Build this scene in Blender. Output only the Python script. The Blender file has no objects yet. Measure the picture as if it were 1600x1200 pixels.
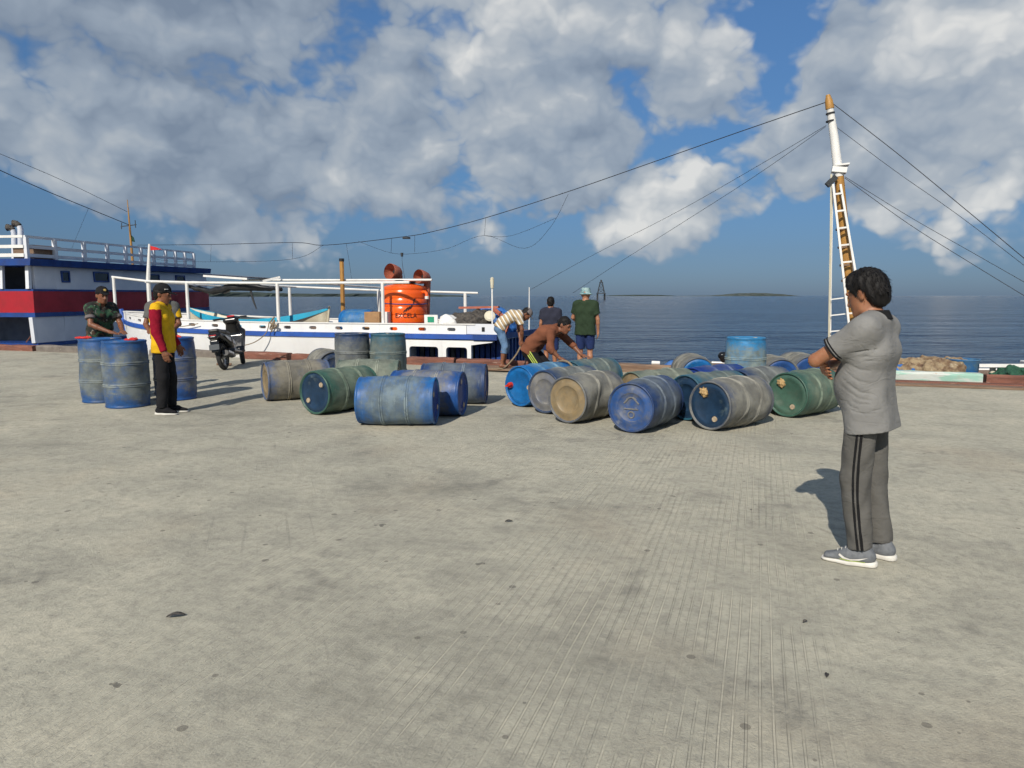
import bpy, bmesh, math, random
import numpy as np
from mathutils import Vector, Matrix
R = math.radians
rnd = random.Random(7)
sc = bpy.context.scene
col = sc.collection

# ------------------------------------------------------------------ camera
CAM_H, FPX, PITCH = 1.53, 1109.0, math.atan(138 / 1109.0)
cam = bpy.data.cameras.new('camera'); cam.sensor_width = 36.0; cam.lens = 36.0 * FPX / 1600.0
cam.clip_start = 0.1; cam.clip_end = 60000
camo = bpy.data.objects.new('camera', cam); col.objects.link(camo)
camo.location = (0, 0, CAM_H); camo.rotation_euler = (R(90) - PITCH, 0, 0)
sc.camera = camo
sc.view_settings.view_transform = 'Standard'; sc.view_settings.look = 'None'
sc.view_settings.gamma = 1.0; sc.view_settings.exposure = 0.10
sc.cycles.use_denoising = True
sc.cycles.use_adaptive_sampling = True; sc.cycles.adaptive_threshold = 0.02; sc.cycles.adaptive_min_samples = 8
sc.cycles.max_bounces = 6; sc.cycles.diffuse_bounces = 3; sc.cycles.glossy_bounces = 3
sc.cycles.sample_clamp_indirect = 6.0

# a photo measurement turned into a place: direction through a photo pixel, and the point on it at a known distance
def pray(x, y):
    a = (x - 800) / FPX; b = -(y - 600) / FPX
    return Vector((a, math.cos(PITCH) + b * math.sin(PITCH), -math.sin(PITCH) + b * math.cos(PITCH)))
def at(x, y, D):
    r = pray(x, y); return Vector((0, 0, CAM_H)) + r * (D / r.y)
def gnd(x, y, z=0.0):
    r = pray(x, y); return Vector((0, 0, CAM_H)) + r * ((z - CAM_H) / r.z)

# ------------------------------------------------------------------ sun and sky
SUN_AZ, SUN_EL = R(201.0), R(37.0)
sd = Vector((math.sin(SUN_AZ) * math.cos(SUN_EL), math.cos(SUN_AZ) * math.cos(SUN_EL), math.sin(SUN_EL)))
sun = bpy.data.lights.new('sun', 'SUN'); sun.energy = 4.2; sun.angle = R(0.53); sun.color = (1.0, 0.93, 0.82)
suno = bpy.data.objects.new('sun', sun); col.objects.link(suno)
suno.rotation_euler = sd.to_track_quat('Z', 'Y').to_euler(); suno.location = (-10, -20, 30)

world = bpy.data.worlds.new('World'); sc.world = world; world.use_nodes = True
wt = world.node_tree; wt.nodes.clear()
SKY_STRENGTH = 0.1

class NB:
    """small node-building helper"""
    def __init__(s, tree): s.t = tree
    def n(s, typ, **kw):
        x = s.t.nodes.new(typ)
        for k, v in kw.items(): setattr(x, k, v)
        return x
    def put(s, sock, v):
        if isinstance(v, bpy.types.NodeSocket): s.t.links.new(v, sock)
        elif v is not None: sock.default_value = v
    def m(s, op, a, b=None, c=None, clamp=False):
        x = s.n('ShaderNodeMath', operation=op, use_clamp=clamp)
        s.put(x.inputs[0], a)
        if b is not None: s.put(x.inputs[1], b)
        if c is not None: s.put(x.inputs[2], c)
        return x.outputs[0]
    def vm(s, op, a, b=None, out=0):
        x = s.n('ShaderNodeVectorMath', operation=op)
        s.put(x.inputs[0], a)
        if b is not None:
            if op == 'SCALE': s.put(x.inputs[3], b)
            else: s.put(x.inputs[1], b)
        return x.outputs[out]
    def noise(s, vec, scale, detail=4, rough=0.55, dist=0.0, out='Fac'):
        x = s.n('ShaderNodeTexNoise'); s.put(x.inputs['Vector'], vec)
        x.inputs['Scale'].default_value = scale; x.inputs['Detail'].default_value = detail
        x.inputs['Roughness'].default_value = rough; x.inputs['Distortion'].default_value = dist
        return x.outputs[out]
    def ss(s, v, a, b, lo=0.0, hi=1.0):
        x = s.n('ShaderNodeMapRange', interpolation_type='SMOOTHSTEP')
        s.put(x.inputs[0], v); x.inputs[1].default_value = a; x.inputs[2].default_value = b
        x.inputs[3].default_value = lo; x.inputs[4].default_value = hi
        return x.outputs[0]
    def mix(s, f, a, b, blend='MIX'):
        x = s.n('ShaderNodeMix', data_type='RGBA', blend_type=blend)
        s.put(x.inputs[0], f); s.put(x.inputs[6], rgba(a)); s.put(x.inputs[7], rgba(b))
        return x.outputs[2]
    def ramp(s, f, stops):
        x = s.n('ShaderNodeValToRGB'); s.put(x.inputs[0], f)
        while len(x.color_ramp.elements) < len(stops): x.color_ramp.elements.new(0.5)
        for el, (p, c) in zip(x.color_ramp.elements, stops): el.position = p; el.color = rgba(c)
        return x.outputs[0]
def rgba(c):
    if isinstance(c, bpy.types.NodeSocket) or c is None: return c
    return (c[0], c[1], c[2], 1.0) if len(c) == 3 else c
def s2l(r, g, b):
    f = lambda v: (v / 255 / 12.92) if v / 255 <= 0.04045 else ((v / 255 + 0.055) / 1.055) ** 2.4
    return (f(r), f(g), f(b))

# broken cumulus: cover from broad soft masses (placed by direction) and fractal noise, lit from above and the left
BLOBS = [  # photo x, y, radius, cover, brightness
    (90, 60, 180, .62, -.04), (330, 80, 200, .62, .02), (520, 110, 170, .60, .04), (430, 20, 110, .3, .06), (330, 150, 120, .25, -.30), (530, 190, 110, .28, -.34), (40, 200, 75, .46, .22), (750, 75, 85, .62, .42),
    (700, 180, 120, .34, -.14), (640, 250, 120, .34, -.16), (545, 258, 62, .40, .46), (300, 250, 110, .36, .02), (560, 310, 80, .30, -.20), (690, 325, 60, .44, .30), (770, 318, 55, .30, .12),
    (960, 55, 120, .60, .20), (1090, 130, 95, .52, .18), (880, 190, 110, .50, -.02), (1010, 185, 80, .30, -.25), (960, 262, 90, .30, -.10), (985, 325, 60, .50, .40), (1090, 285, 50, .40, .30), (860, 300, 60, .24, .1),
    (1255, 232, 70, .54, .30), (1430, 190, 110, .58, .06), (1570, 60, 105, .62, .34), (1500, 120, 80, .3, .10), (1400, 25, 80, .34, -.10), (1380, 240, 90, .35, -.20), (1545, 318, 60, .50, .30), (1430, 335, 45, .34, .18),
    (1590, 220, 90, .40, .0), (1190, 90, 75, -.8, 0), (1240, 140, 50, -.4, 0), (277, 2, 24, -.9, 0), (655, 45, 30, -.9, 0), (822, 60, 32, -.8, 0), (140, 208, 40, -.7, 0), (60, 310, 110, -.5, 0),
    (1370, 360, 80, -.4, 0), (450, 365, 160, -.45, 0), (1130, 225, 40, -.45, 0), (215, 240, 40, -.3, 0)]
w = NB(wt)
tc = w.n('ShaderNodeTexCoord'); dirv = tc.outputs['Generated']
sky = w.n('ShaderNodeTexSky', sky_type='NISHITA'); sky.sun_disc = False
sky.sun_elevation = SUN_EL; sky.sun_rotation = SUN_AZ; sky.air_density = 1.0; sky.dust_density = 0.3; sky.ozone_density = 1.0
wn = w.noise(dirv, 11.0, 3, 0.6, out='Color')
dvw = w.vm('NORMALIZE', w.vm('ADD', dirv, w.vm('SCALE', w.vm('SUBTRACT', wn, (0.5, 0.5, 0.5)), 0.13)))
cov = bri = None
for (bx, by, br, bw, bl) in BLOBS:
    c = pray(bx, by).normalized(); sig = br / 1150.0
    t = w.m('EXPONENT', w.m('MULTIPLY_ADD', w.vm('DOT_PRODUCT', dvw, tuple(c), out=1), 1 / sig ** 2, -1 / sig ** 2))
    cov = w.m('MULTIPLY', t, bw) if cov is None else w.m('MULTIPLY_ADD', t, bw, cov)
    if bl < 0: bl *= 0.5
    if bl: bri = w.m('MULTIPLY', t, bl) if bri is None else w.m('MULTIPLY_ADD', t, bl, bri)
sp = w.n('ShaderNodeSeparateXYZ'); w.put(sp.inputs[0], dirv)
st = w.vm('MULTIPLY', dirv, (1.0, 1.0, 1.5))
def billow(vec, detail):
    x = w.n('ShaderNodeTexVoronoi', feature='F1'); w.put(x.inputs['Vector'], vec); x.inputs['Scale'].default_value = 5.2
    x.inputs['Detail'].default_value = detail; x.inputs['Roughness'].default_value = 0.55; x.inputs['Lacunarity'].default_value = 2.3
    return x.outputs['Distance']
jit = w.vm('SCALE', w.vm('SUBTRACT', wn, (0.5, 0.5, 0.5)), 0.10)
sv = w.vm('ADD', st, jit)
bA = billow(sv, 3.0); bB = billow(w.vm('ADD', sv, (-0.022, 0.0, 0.048)), 1.0)
nA = w.noise(st, 5.6, 8, 0.54, 0.0)
n2 = w.noise(st, 2.2, 2, 0.5)
# away from the picture the same broken cloud goes on
fwd = w.ss(sp.outputs[1], 0.62, 0.8)
rest = w.m('MULTIPLY', w.m('SUBTRACT', 1.0, fwd), w.m('MULTIPLY_ADD', n2, 1.6, -0.55))
covs = w.m('SMOOTH_MIN', w.m('ADD', cov, rest), 0.47, 0.26)
tex = w.m('ADD', w.m('MULTIPLY', nA, 1.0), w.m('MULTIPLY', bA, -0.75))
dens = w.m('ADD', w.m('ADD', tex, 0.20), covs)
dens = w.m('ADD', dens, w.ss(sp.outputs[2], 0.03, 0.17, -0.46, 0.0))
alpha = w.ss(dens, -0.03, 0.24)
lit = w.m('MULTIPLY_ADD', w.m('SUBTRACT', bB, bA), 0.85, 0.46)
lit = w.m('ADD', lit, w.m('MULTIPLY_ADD', nA, 0.55, -0.275))
lit = w.m('ADD', lit, bri, clamp=True)
k = 1.0 / SKY_STRENGTH
ccol = w.ramp(lit, [(0.0, (0.19, 0.24, 0.315)), (0.35, (0.29, 0.345, 0.415)), (0.65, (0.41, 0.45, 0.49)), (1.0, (0.70, 0.70, 0.68))])
ccol = w.vm('SCALE', ccol, k)
skyt = w.ramp(sp.outputs[2], [(0.0, (0.155, 0.245, 0.49)), (0.06, (0.20, 0.295, 0.49)), (0.16, (0.28, 0.43, 0.61)), (0.34, (0.42, 0.63, 0.85))])
skyc = w.mix(1.0, sky.outputs[0], skyt, 'MULTIPLY')
final = w.mix(w.m('MULTIPLY', alpha, 0.93), skyc, ccol)
bg = w.n('ShaderNodeBackground'); w.put(bg.inputs[0], final); bg.inputs[1].default_value = SKY_STRENGTH
wo = w.n('ShaderNodeOutputWorld'); wt.links.new(bg.outputs[0], wo.inputs[0])
world.cycles.sampling_method = 'NONE'

# ------------------------------------------------------------------ helpers: objects
def tag(o, label=None, cat=None, group=None, kind=None):
    if label: o['label'] = label
    if cat: o['category'] = cat
    if group: o['group'] = group
    if kind: o['kind'] = kind
    return o
def empty(name, loc=(0, 0, 0), rz=0.0, label=None, cat=None, group=None):
    o = bpy.data.objects.new(name, None); col.objects.link(o); o.empty_display_size = 0.1
    o.location = loc; o.rotation_euler = (0, 0, rz)
    return tag(o, label, cat, group)
def mesh_obj(name, verts, faces, mat, parent=None, smooth=False, loc=None, rz=0.0, sharp=None):
    me = bpy.data.meshes.new(name); me.from_pydata([tuple(v) for v in verts], [], faces)
    if smooth:
        me.polygons.foreach_set('use_smooth', [True] * len(me.polygons))
        if sharp: me.set_sharp_from_angle(angle=R(sharp))
    me.update()
    if mat: me.materials.append(mat)
    o = bpy.data.objects.new(name, me); col.objects.link(o)
    if parent: o.parent = parent
    if loc is not None: o.location = loc
    if rz: o.rotation_euler = (0, 0, rz)
    return o
def frame_of(d, up=Vector((0, 0, 1))):
    d = Vector(d).normalized()
    if abs(d.dot(up)) > 0.98: up = Vector((1, 0, 0))
    x = up.cross(d).normalized(); y = d.cross(x)
    return x, y, d
class MB:
    def __init__(s): s.v = []; s.f = []
    def add(s, vs, fs):
        o = len(s.v); s.v += [Vector(v) for v in vs]; s.f += [[i + o for i in f] for f in fs]; return s
    def box(s, c, size, rot=None, bev=0.0):
        hx, hy, hz = size[0] / 2, size[1] / 2, size[2] / 2
        M = rot if rot else Matrix.Identity(3); c = Vector(c)
        if bev <= 0:
            vs = [M @ Vector((x * hx, y * hy, z * hz)) + c for z in (-1, 1) for y in (-1, 1) for x in (-1, 1)]
            return s.add(vs, [[0, 2, 3, 1], [4, 5, 7, 6], [0, 1, 5, 4], [2, 6, 7, 3], [0, 4, 6, 2], [1, 3, 7, 5]])
        b = min(bev, hx * .9, hy * .9, hz * .9)
        bm = bmesh.new(); bmesh.ops.create_cube(bm, size=1.0)
        for v in bm.verts: v.co = Vector((v.co.x * hx * 2, v.co.y * hy * 2, v.co.z * hz * 2))
        bmesh.ops.bevel(bm, geom=bm.edges[:] + bm.verts[:], offset=b, segments=2, affect='EDGES', profile=0.5)
        bm.verts.ensure_lookup_table(); bm.verts.index_update()
        vs = [M @ v.co + c for v in bm.verts]; fs = [[v.index for v in f.verts] for f in bm.faces]; bm.free()
        return s.add(vs, fs)
    def bar(s, a, b, w, h, up=Vector((0, 0, 1))):
        a = Vector(a); b = Vector(b); x, y, d = frame_of(b - a, up)
        return s.box((a + b) / 2, (w, h, (b - a).length), Matrix((x, y, d)).transposed())
    def cyl(s, a, b, ra, rb=None, n=12, caps=True):
        a = Vector(a); b = Vector(b); rb = ra if rb is None else rb; x, y, d = frame_of(b - a)
        vs = []
        for i in range(n):
            t = 2 * math.pi * i / n; q = x * math.cos(t) + y * math.sin(t); vs += [a + q * ra, b + q * rb]
        fs = [[2 * i, 2 * ((i + 1) % n), 2 * ((i + 1) % n) + 1, 2 * i + 1] for i in range(n)]
        if caps: fs += [[2 * i for i in range(n)][::-1], [2 * i + 1 for i in range(n)]]
        return s.add(vs, fs)
    def tube(s, pts, r, n=6, closed=False):
        pts = [Vector(p) for p in pts]; N = len(pts); vs = []; fs = []
        rr = r if isinstance(r, (list, tuple)) else [r] * N
        px = None
        for i, p in enumerate(pts):
            d = (pts[(i + 1) % N] - pts[i - 1]) if closed else (pts[min(i + 1, N - 1)] - pts[max(i - 1, 0)])
            d.normalize()
            if px is None: x, y, _ = frame_of(d)
            else:
                x = px - d * px.dot(d); x.normalize(); y = d.cross(x)
            px = x
            for j in range(n):
                t = 2 * math.pi * j / n; vs.append(p + (x * math.cos(t) + y * math.sin(t)) * rr[i])
        for i in range(N if closed else N - 1):
            for j in range(n):
                a = i * n + j; b = i * n + (j + 1) % n; c = ((i + 1) % N) * n + (j + 1) % n; e = ((i + 1) % N) * n + j
                fs.append([a, b, c, e])
        if not closed: fs += [[j for j in range(n)][::-1], [(N - 1) * n + j for j in range(n)]]
        return s.add(vs, fs)
    def lathe(s, prof, n=32, c=(0, 0, 0), M=None, fn=None):
        c = Vector(c); M = M if M else Matrix.Identity(3); vs = []; fs = []
        for (r, z) in prof:
            for j in range(n):
                t = 2 * math.pi * j / n; r2, z2 = fn(r, z, t) if fn else (r, z)
                vs.append(M @ Vector((r2 * math.cos(t), r2 * math.sin(t), z2)) + c)
        for i in range(len(prof) - 1):
            for j in range(n):
                a = i * n + j; b = i * n + (j + 1) % n
                fs.append([a, b, b + n, a + n])
        if prof[0][0] > 1e-6 and False: pass
        return s.add(vs, fs)
    def prism(s, poly, ext, o=(0, 0, 0), ax=(1, 0, 0), ay=(0, 1, 0)):
        """polygon in the plane (ax, ay) at o, pushed along ext"""
        o = Vector(o); ax = Vector(ax); ay = Vector(ay); ext = Vector(ext); n = len(poly)
        a = [o + ax * p[0] + ay * p[1] for p in poly]; vs = a + [p + ext for p in a]
        return s.add(vs, [list(range(n))[::-1], [i + n for i in range(n)]] + [[i, (i + 1) % n, (i + 1) % n + n, i + n] for i in range(n)])
    def build(s, name, mat, parent=None, smooth=False, sharp=35, **kw):
        o = mesh_obj(name, s.v, s.f, mat, parent, smooth, sharp=sharp if smooth else None, **kw)
        bm = bmesh.new(); bm.from_mesh(o.data); bmesh.ops.recalc_face_normals(bm, faces=bm.faces); bm.to_mesh(o.data); bm.free()
        return o
def one(fn, name, mat, parent=None, **kw):
    m = MB(); fn(m); return m.build(name, mat, parent, **kw)

# ------------------------------------------------------------------ helpers: materials
def new_mat(name):
    m = bpy.data.materials.new(name); m.use_nodes = True; t = m.node_tree; t.nodes.clear()
    b = NB(t); out = b.n('ShaderNodeOutputMaterial'); p = b.n('ShaderNodeBsdfPrincipled'); t.links.new(p.outputs[0], out.inputs[0])
    return m, b, p
def pmat(name, c1, c2=None, scale=6.0, rough=0.6, bump=0.0, bscale=40.0, metal=0.0, stain=None, stain_amt=0.4, stain_scale=4.0, stretch=(1, 1, 1), spec=0.5, fac=(0.35, 0.7)):
    m, b, p = new_mat(name)
    tc = b.n('ShaderNodeTexCoord'); oi = b.n('ShaderNodeObjectInfo')
    vec = b.vm('ADD', tc.outputs['Object'], b.vm('SCALE', (3.1, 7.7, 5.3), b.m('MULTIPLY', oi.outputs['Random'], 9.0)))
    vec = b.vm('MULTIPLY', vec, stretch)
    c2 = c2 if c2 else tuple(x * 0.75 for x in c1)
    f = b.ss(b.noise(vec, scale, 6, 0.6), fac[0], fac[1]); c = b.mix(f, c1, c2)
    if stain:
        s = b.ss(b.noise(vec, stain_scale, 8, 0.68, 0.4), 0.72 - stain_amt * 0.35, 0.86 - stain_amt * 0.3)
        c = b.mix(s, c, stain)
    b.put(p.inputs['Base Color'], c); b.put(p.inputs['Roughness'], b.m('MULTIPLY_ADD', f, 0.15, rough - 0.07))
    p.inputs['Metallic'].default_value = metal; p.inputs['Specular IOR Level'].default_value = spec
    if bump > 0:
        bn = b.n('ShaderNodeBump'); bn.inputs['Strength'].default_value = 1.0; bn.inputs['Distance'].default_value = bump
        b.put(bn.inputs['Height'], b.noise(vec, bscale, 4, 0.6)); b.put(p.inputs['Normal'], bn.outputs[0])
    return m

M = {}
M['white'] = pmat('white_paint', (0.78, 0.77, 0.74), (0.66, 0.65, 0.62), 3, 0.5, 0.002, 30, stain=(0.33, 0.22, 0.13), stain_amt=0.12, stain_scale=3)
M['hullwhite'] = pmat('hull_white', (0.80, 0.80, 0.79), (0.72, 0.72, 0.71), 1.2, 0.55, 0.003, 14, stain=(0.40, 0.34, 0.27), stain_amt=0.20, stain_scale=2.6, stretch=(1, 1, 0.28))
M['ropeblue'] = pmat('stripe_blue', (0.025, 0.10, 0.42), (0.02, 0.07, 0.30), 3, 0.5, 0.002, 20, stain=(0.5, 0.5, 0.52), stain_amt=0.12, stain_scale=4)
M['navy'] = pmat('navy_paint', (0.012, 0.055, 0.24), (0.01, 0.035, 0.16), 3, 0.5, 0.002, 18)
M['shipwhite'] = pmat('ship_white', (0.68, 0.70, 0.74), (0.57, 0.60, 0.65), 1.2, 0.55, 0.004, 9, stain=(0.36, 0.28, 0.22), stain_amt=0.08, stain_scale=1.2)
M['shipred'] = pmat('ship_red', (0.36, 0.010, 0.020), (0.26, 0.009, 0.015), 2, 0.5, 0.004, 8)
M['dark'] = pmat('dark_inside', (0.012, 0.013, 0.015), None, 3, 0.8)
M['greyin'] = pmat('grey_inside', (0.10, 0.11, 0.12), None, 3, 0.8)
M['black'] = pmat('black_plastic', (0.012, 0.012, 0.013), (0.02, 0.02, 0.021), 8, 0.42)
M['gloss'] = pmat('gloss_black', (0.01, 0.01, 0.011), (0.014, 0.014, 0.015), 4, 0.18)
M['rubber'] = pmat('rubber', (0.018, 0.018, 0.018), (0.03, 0.03, 0.03), 12, 0.85)
M['silver'] = pmat('silver', (0.45, 0.46, 0.47), (0.36, 0.37, 0.38), 8, 0.35, metal=0.6)
M['chrome'] = pmat('chrome', (0.6, 0.6, 0.6), None, 8, 0.25, metal=1.0)
M['orange'] = pmat('orange_tank', (0.84, 0.125, 0.012), (0.76, 0.095, 0.01), 2, 0.27, 0.001, 10)
M['rustred'] = pmat('rust_red', (0.36, 0.095, 0.055), (0.42, 0.14, 0.085), 6, 0.6, 0.003, 30)
M['ochre'] = pmat('ochre_wood', (0.42, 0.22, 0.05), (0.31, 0.15, 0.035), 3, 0.55, 0.004, 20, stretch=(6, 6, 0.6), stain=(0.09, 0.05, 0.03), stain_amt=0.2, stain_scale=2)
M['wood'] = pmat('grey_wood', (0.24, 0.16, 0.105), (0.15, 0.09, 0.06), 3, 0.8, 0.006, 26, stretch=(0.7, 8, 8))
M['redwood'] = pmat('red_wood', (0.22, 0.085, 0.055), (0.13, 0.055, 0.04), 3, 0.8, 0.008, 20, stretch=(0.8, 5, 5), stain=(0.34, 0.25, 0.2), stain_amt=0.45, stain_scale=5)
M['greykerb'] = pmat('grey_kerb', (0.20, 0.175, 0.15), (0.13, 0.11, 0.095), 4, 0.9, 0.01, 18, stain=(0.33, 0.3, 0.26), stain_amt=0.4, stain_scale=4)
M['mint'] = pmat('mint_board', (0.50, 0.54, 0.50), (0.28, 0.48, 0.39), 1.6, 0.6, 0.004, 20, stain=(0.40, 0.26, 0.18), stain_amt=0.45, stain_scale=2.2, stretch=(1, 4, 4), fac=(0.45, 0.55))
M['tan'] = pmat('tan_cloth', (0.33, 0.25, 0.15), (0.13, 0.075, 0.045), 8, 0.9, 0.03, 22, stain=(0.5, 0.45, 0.34), stain_amt=0.4, stain_scale=6)
M['greytarp'] = pmat('grey_tarp', (0.10, 0.088, 0.075), (0.035, 0.032, 0.03), 12, 0.85, 0.04, 26)
M['bluetarp'] = pmat('blue_tarp', (0.03, 0.14, 0.42), (0.02, 0.09, 0.28), 5, 0.55, 0.01, 14)
M['cream'] = pmat('cream_paint', (0.62, 0.58, 0.45), (0.52, 0.47, 0.35), 3, 0.6, 0.002, 20)
M['turq'] = pmat('turquoise', (0.02, 0.36, 0.55), (0.02, 0.28, 0.44), 3, 0.45)
M['card'] = pmat('cardboard', (0.36, 0.21, 0.10), (0.28, 0.16, 0.08), 4, 0.9)
M['rope'] = pmat('rope', (0.25, 0.19, 0.12), (0.17, 0.13, 0.09), 30, 0.9)
M['wire'] = pmat('dark_line', (0.015, 0.015, 0.018), None, 5, 0.7)
M['flagred'] = pmat('red_cloth', (0.55, 0.015, 0.02), (0.42, 0.012, 0.016), 6, 0.8)
M['ragred'] = pmat('red_rag', (0.62, 0.04, 0.035), (0.42, 0.02, 0.02), 18, 0.9, 0.004, 40)
M['green'] = pmat('green_net', (0.02, 0.09, 0.05), (0.01, 0.05, 0.035), 12, 0.9, 0.02, 30)
M['signgreen'] = pmat('sign_green', (0.02, 0.28, 0.16), None, 4, 0.5)
M['glass'] = pmat('dark_glass', (0.015, 0.022, 0.035), (0.02, 0.03, 0.045), 2, 0.12)
M['solar'] = pmat('solar_panel', (0.02, 0.025, 0.045), None, 4, 0.2)
M['foliage'] = pmat('hazed_foliage', (0.045, 0.065, 0.05), (0.032, 0.048, 0.04), 0.03, 0.9)  # distance haze put into the colour: foliage made paler and bluer
M['sand'] = pmat('hazed_sand', (0.085, 0.10, 0.09), (0.045, 0.065, 0.055), 0.02, 0.9)  # island tone greyed and cooled, painting in the haze of distance
M['steel'] = pmat('dark_steel', (0.04, 0.045, 0.05), None, 1, 0.7)

# ------------------------------------------------------------------ the quay: own frame (u along the edge, v out to sea)
QO = Vector((0, 15.0, 0)); QRZ = -math.atan(0.345)
QE = Vector((math.cos(QRZ), math.sin(QRZ), 0)); QN = Vector((-math.sin(QRZ), math.cos(QRZ), 0))
def quv(u, v, z=0.0): return QO + QE * u + QN * v + Vector((0, 0, z))

def concrete():
    m, b, p = new_mat('quay_concrete')
    tc = b.n('ShaderNodeTexCoord'); v = tc.outputs['Object']
    sx = b.n('ShaderNodeSeparateXYZ'); b.put(sx.inputs[0], v); U, V = sx.outputs[0], sx.outputs[1]
    big = b.noise(v, 0.32, 5, 0.55, 0.3); mid = b.noise(v, 1.7, 8, 0.66, 0.4); fin = b.noise(v, 14.0, 6, 0.7); mic = b.noise(v, 90.0, 3, 0.6)
    # trowel sweep: streaks along u
    sw = b.noise(b.vm('MULTIPLY', v, (0.7, 5.5, 1)), 1.6, 6, 0.62, 0.25)
    f = b.m('ADD', b.m('MULTIPLY', big, 0.40), b.m('ADD', b.m('MULTIPLY', mid, 0.46), b.m('MULTIPLY', sw, 0.14)))
    c = b.ramp(f, [(0.34, (0.235, 0.224, 0.178)), (0.43, (0.35, 0.334, 0.268)), (0.51, (0.43, 0.408, 0.323)), (0.62, (0.52, 0.486, 0.378))])
    warm = b.ss(b.noise(v, 0.55, 4, 0.6), 0.52, 0.72); c = b.mix(b.m('MULTIPLY', warm, 0.34), c, (0.42, 0.35, 0.25))
    c = b.mix(b.m('MULTIPLY', b.ss(fin, 0.40, 0.68), 0.42), c, (0.185, 0.175, 0.15))
    grit = b.noise(v, 42.0, 5, 0.72); c = b.mix(b.m('MULTIPLY', b.ss(grit, 0.52, 0.70), 0.40), c, (0.15, 0.142, 0.125))
    c = b.mix(b.m('MULTIPLY', b.ss(mic, 0.45, 0.75), 0.25), c, (0.45, 0.43, 0.36))
    # oil and damp stains, small dark droppings
    st = b.m('MULTIPLY', b.ss(b.noise(v, 0.95, 7, 0.7, 0.6), 0.53, 0.70), b.ss(b.noise(v, 5.0, 4, 0.6), 0.34, 0.62))
    c = b.mix(b.m('MULTIPLY', st, 0.58), c, (0.13, 0.125, 0.112))
    vo = b.n('ShaderNodeTexVoronoi'); vo.inputs['Scale'].default_value = 3.4
    b.put(vo.inputs['Vector'], b.vm('ADD', v, b.vm('SCALE', b.noise(v, 9.0, 3, 0.6, out='Color'), 0.16)))
    sc2 = b.n('ShaderNodeSeparateColor'); b.put(sc2.inputs[0], vo.outputs['Color'])
    rad = b.m('MULTIPLY', b.m('POWER', sc2.outputs[0], 7.0), 0.10)
    spot = b.m('LESS_THAN', vo.outputs['Distance'], rad)
    c = b.mix(b.m('MULTIPLY', spot, 0.62), c, (0.06, 0.055, 0.05))
    vo2 = b.n('ShaderNodeTexVoronoi'); vo2.inputs['Scale'].default_value = 9.0; b.put(vo2.inputs['Vector'], v)
    sc3 = b.n('ShaderNodeSeparateColor'); b.put(sc3.inputs[0], vo2.outputs['Color'])
    spot2 = b.m('LESS_THAN', vo2.outputs['Distance'], b.m('MULTIPLY', b.m('POWER', sc3.outputs[1], 6.0), 0.19))
    c = b.mix(b.m('MULTIPLY', spot2, 0.55), c, (0.09, 0.08, 0.07))
    # raked grooves square to the edge, in worn bands
    wob = b.noise(b.vm('MULTIPLY', v, (3.0, 0.5, 1)), 1.0, 3, 0.5)
    ph = b.m('MULTIPLY_ADD', U, 2 * math.pi / 0.046, b.m('MULTIPLY', wob, 5.0))
    line = b.ss(b.m('SINE', ph), 0.62, 0.98)
    keep = b.ss(b.noise(b.vm('MULTIPLY', v, (16.0, 0.42, 1)), 1.0, 4, 0.6), 0.42, 0.60)
    band = b.m('MULTIPLY', b.ss(U, 3.25, 3.75), b.ss(U, 5.0, 5.5, 1.0, 0.0))
    band2 = b.m('MULTIPLY', b.ss(U, 1.9, 2.3), b.ss(U, 3.0, 3.3, 1.0, 0.0))
    oth = b.ss(b.noise(b.vm('MULTIPLY', v, (0.9, 0.28, 1)), 0.8, 4, 0.6), 0.50, 0.66)
    bm_ = b.m('ADD', b.m('MULTIPLY', band, b.ss(mid, 0.36, 0.56)), b.m('ADD', b.m('MULTIPLY', oth, 0.16), b.m('MULTIPLY', b.m('MULTIPLY', band2, 0.5), b.ss(mid, 0.4, 0.6))), clamp=True)
    gl = b.m('MULTIPLY', b.m('MULTIPLY', line, keep), bm_)
    c = b.mix(b.m('MULTIPLY', gl, 0.50), c, (0.60, 0.555, 0.43))
    # slanted scrape marks
    ang = b.n('ShaderNodeVectorRotate', rotation_type='Z_AXIS'); b.put(ang.inputs['Vector'], v); ang.inputs['Angle'].default_value = R(-38)
    scr = b.ss(b.noise(b.vm('MULTIPLY', ang.outputs[0], (22.0, 0.5, 1)), 1.0, 3, 0.6), 0.60, 0.70)
    scm = b.ss(b.noise(v, 0.42, 3, 0.5, 0.2), 0.50, 0.62)
    c = b.mix(b.m('MULTIPLY', b.m('MULTIPLY', scr, scm), 0.26), c, (0.13, 0.125, 0.115))
    b.put(p.inputs['Base Color'], c); p.inputs['Roughness'].default_value = 0.88; p.inputs['Specular IOR Level'].default_value = 0.25
    h = b.m('ADD', b.m('MULTIPLY', fin, 0.5), b.m('ADD', b.m('MULTIPLY', mic, 0.25), b.m('MULTIPLY', b.m('MULTIPLY', line, bm_), -0.35)))
    bn = b.n('ShaderNodeBump'); bn.inputs['Strength'].default_value = 1.0; bn.inputs['Distance'].default_value = 0.014
    b.put(bn.inputs['Height'], h); b.put(p.inputs['Normal'], bn.outputs[0])
    return m
M['concrete'] = concrete()
qm = MB(); qm.box((0, -34.8, -2.0), (170, 70.2, 4.0))     # front face 0.3 beyond the kerb's inner face
quay = qm.build('quay_ground', M['concrete'], loc=QO, rz=QRZ); tag(quay, kind='structure')

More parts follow.
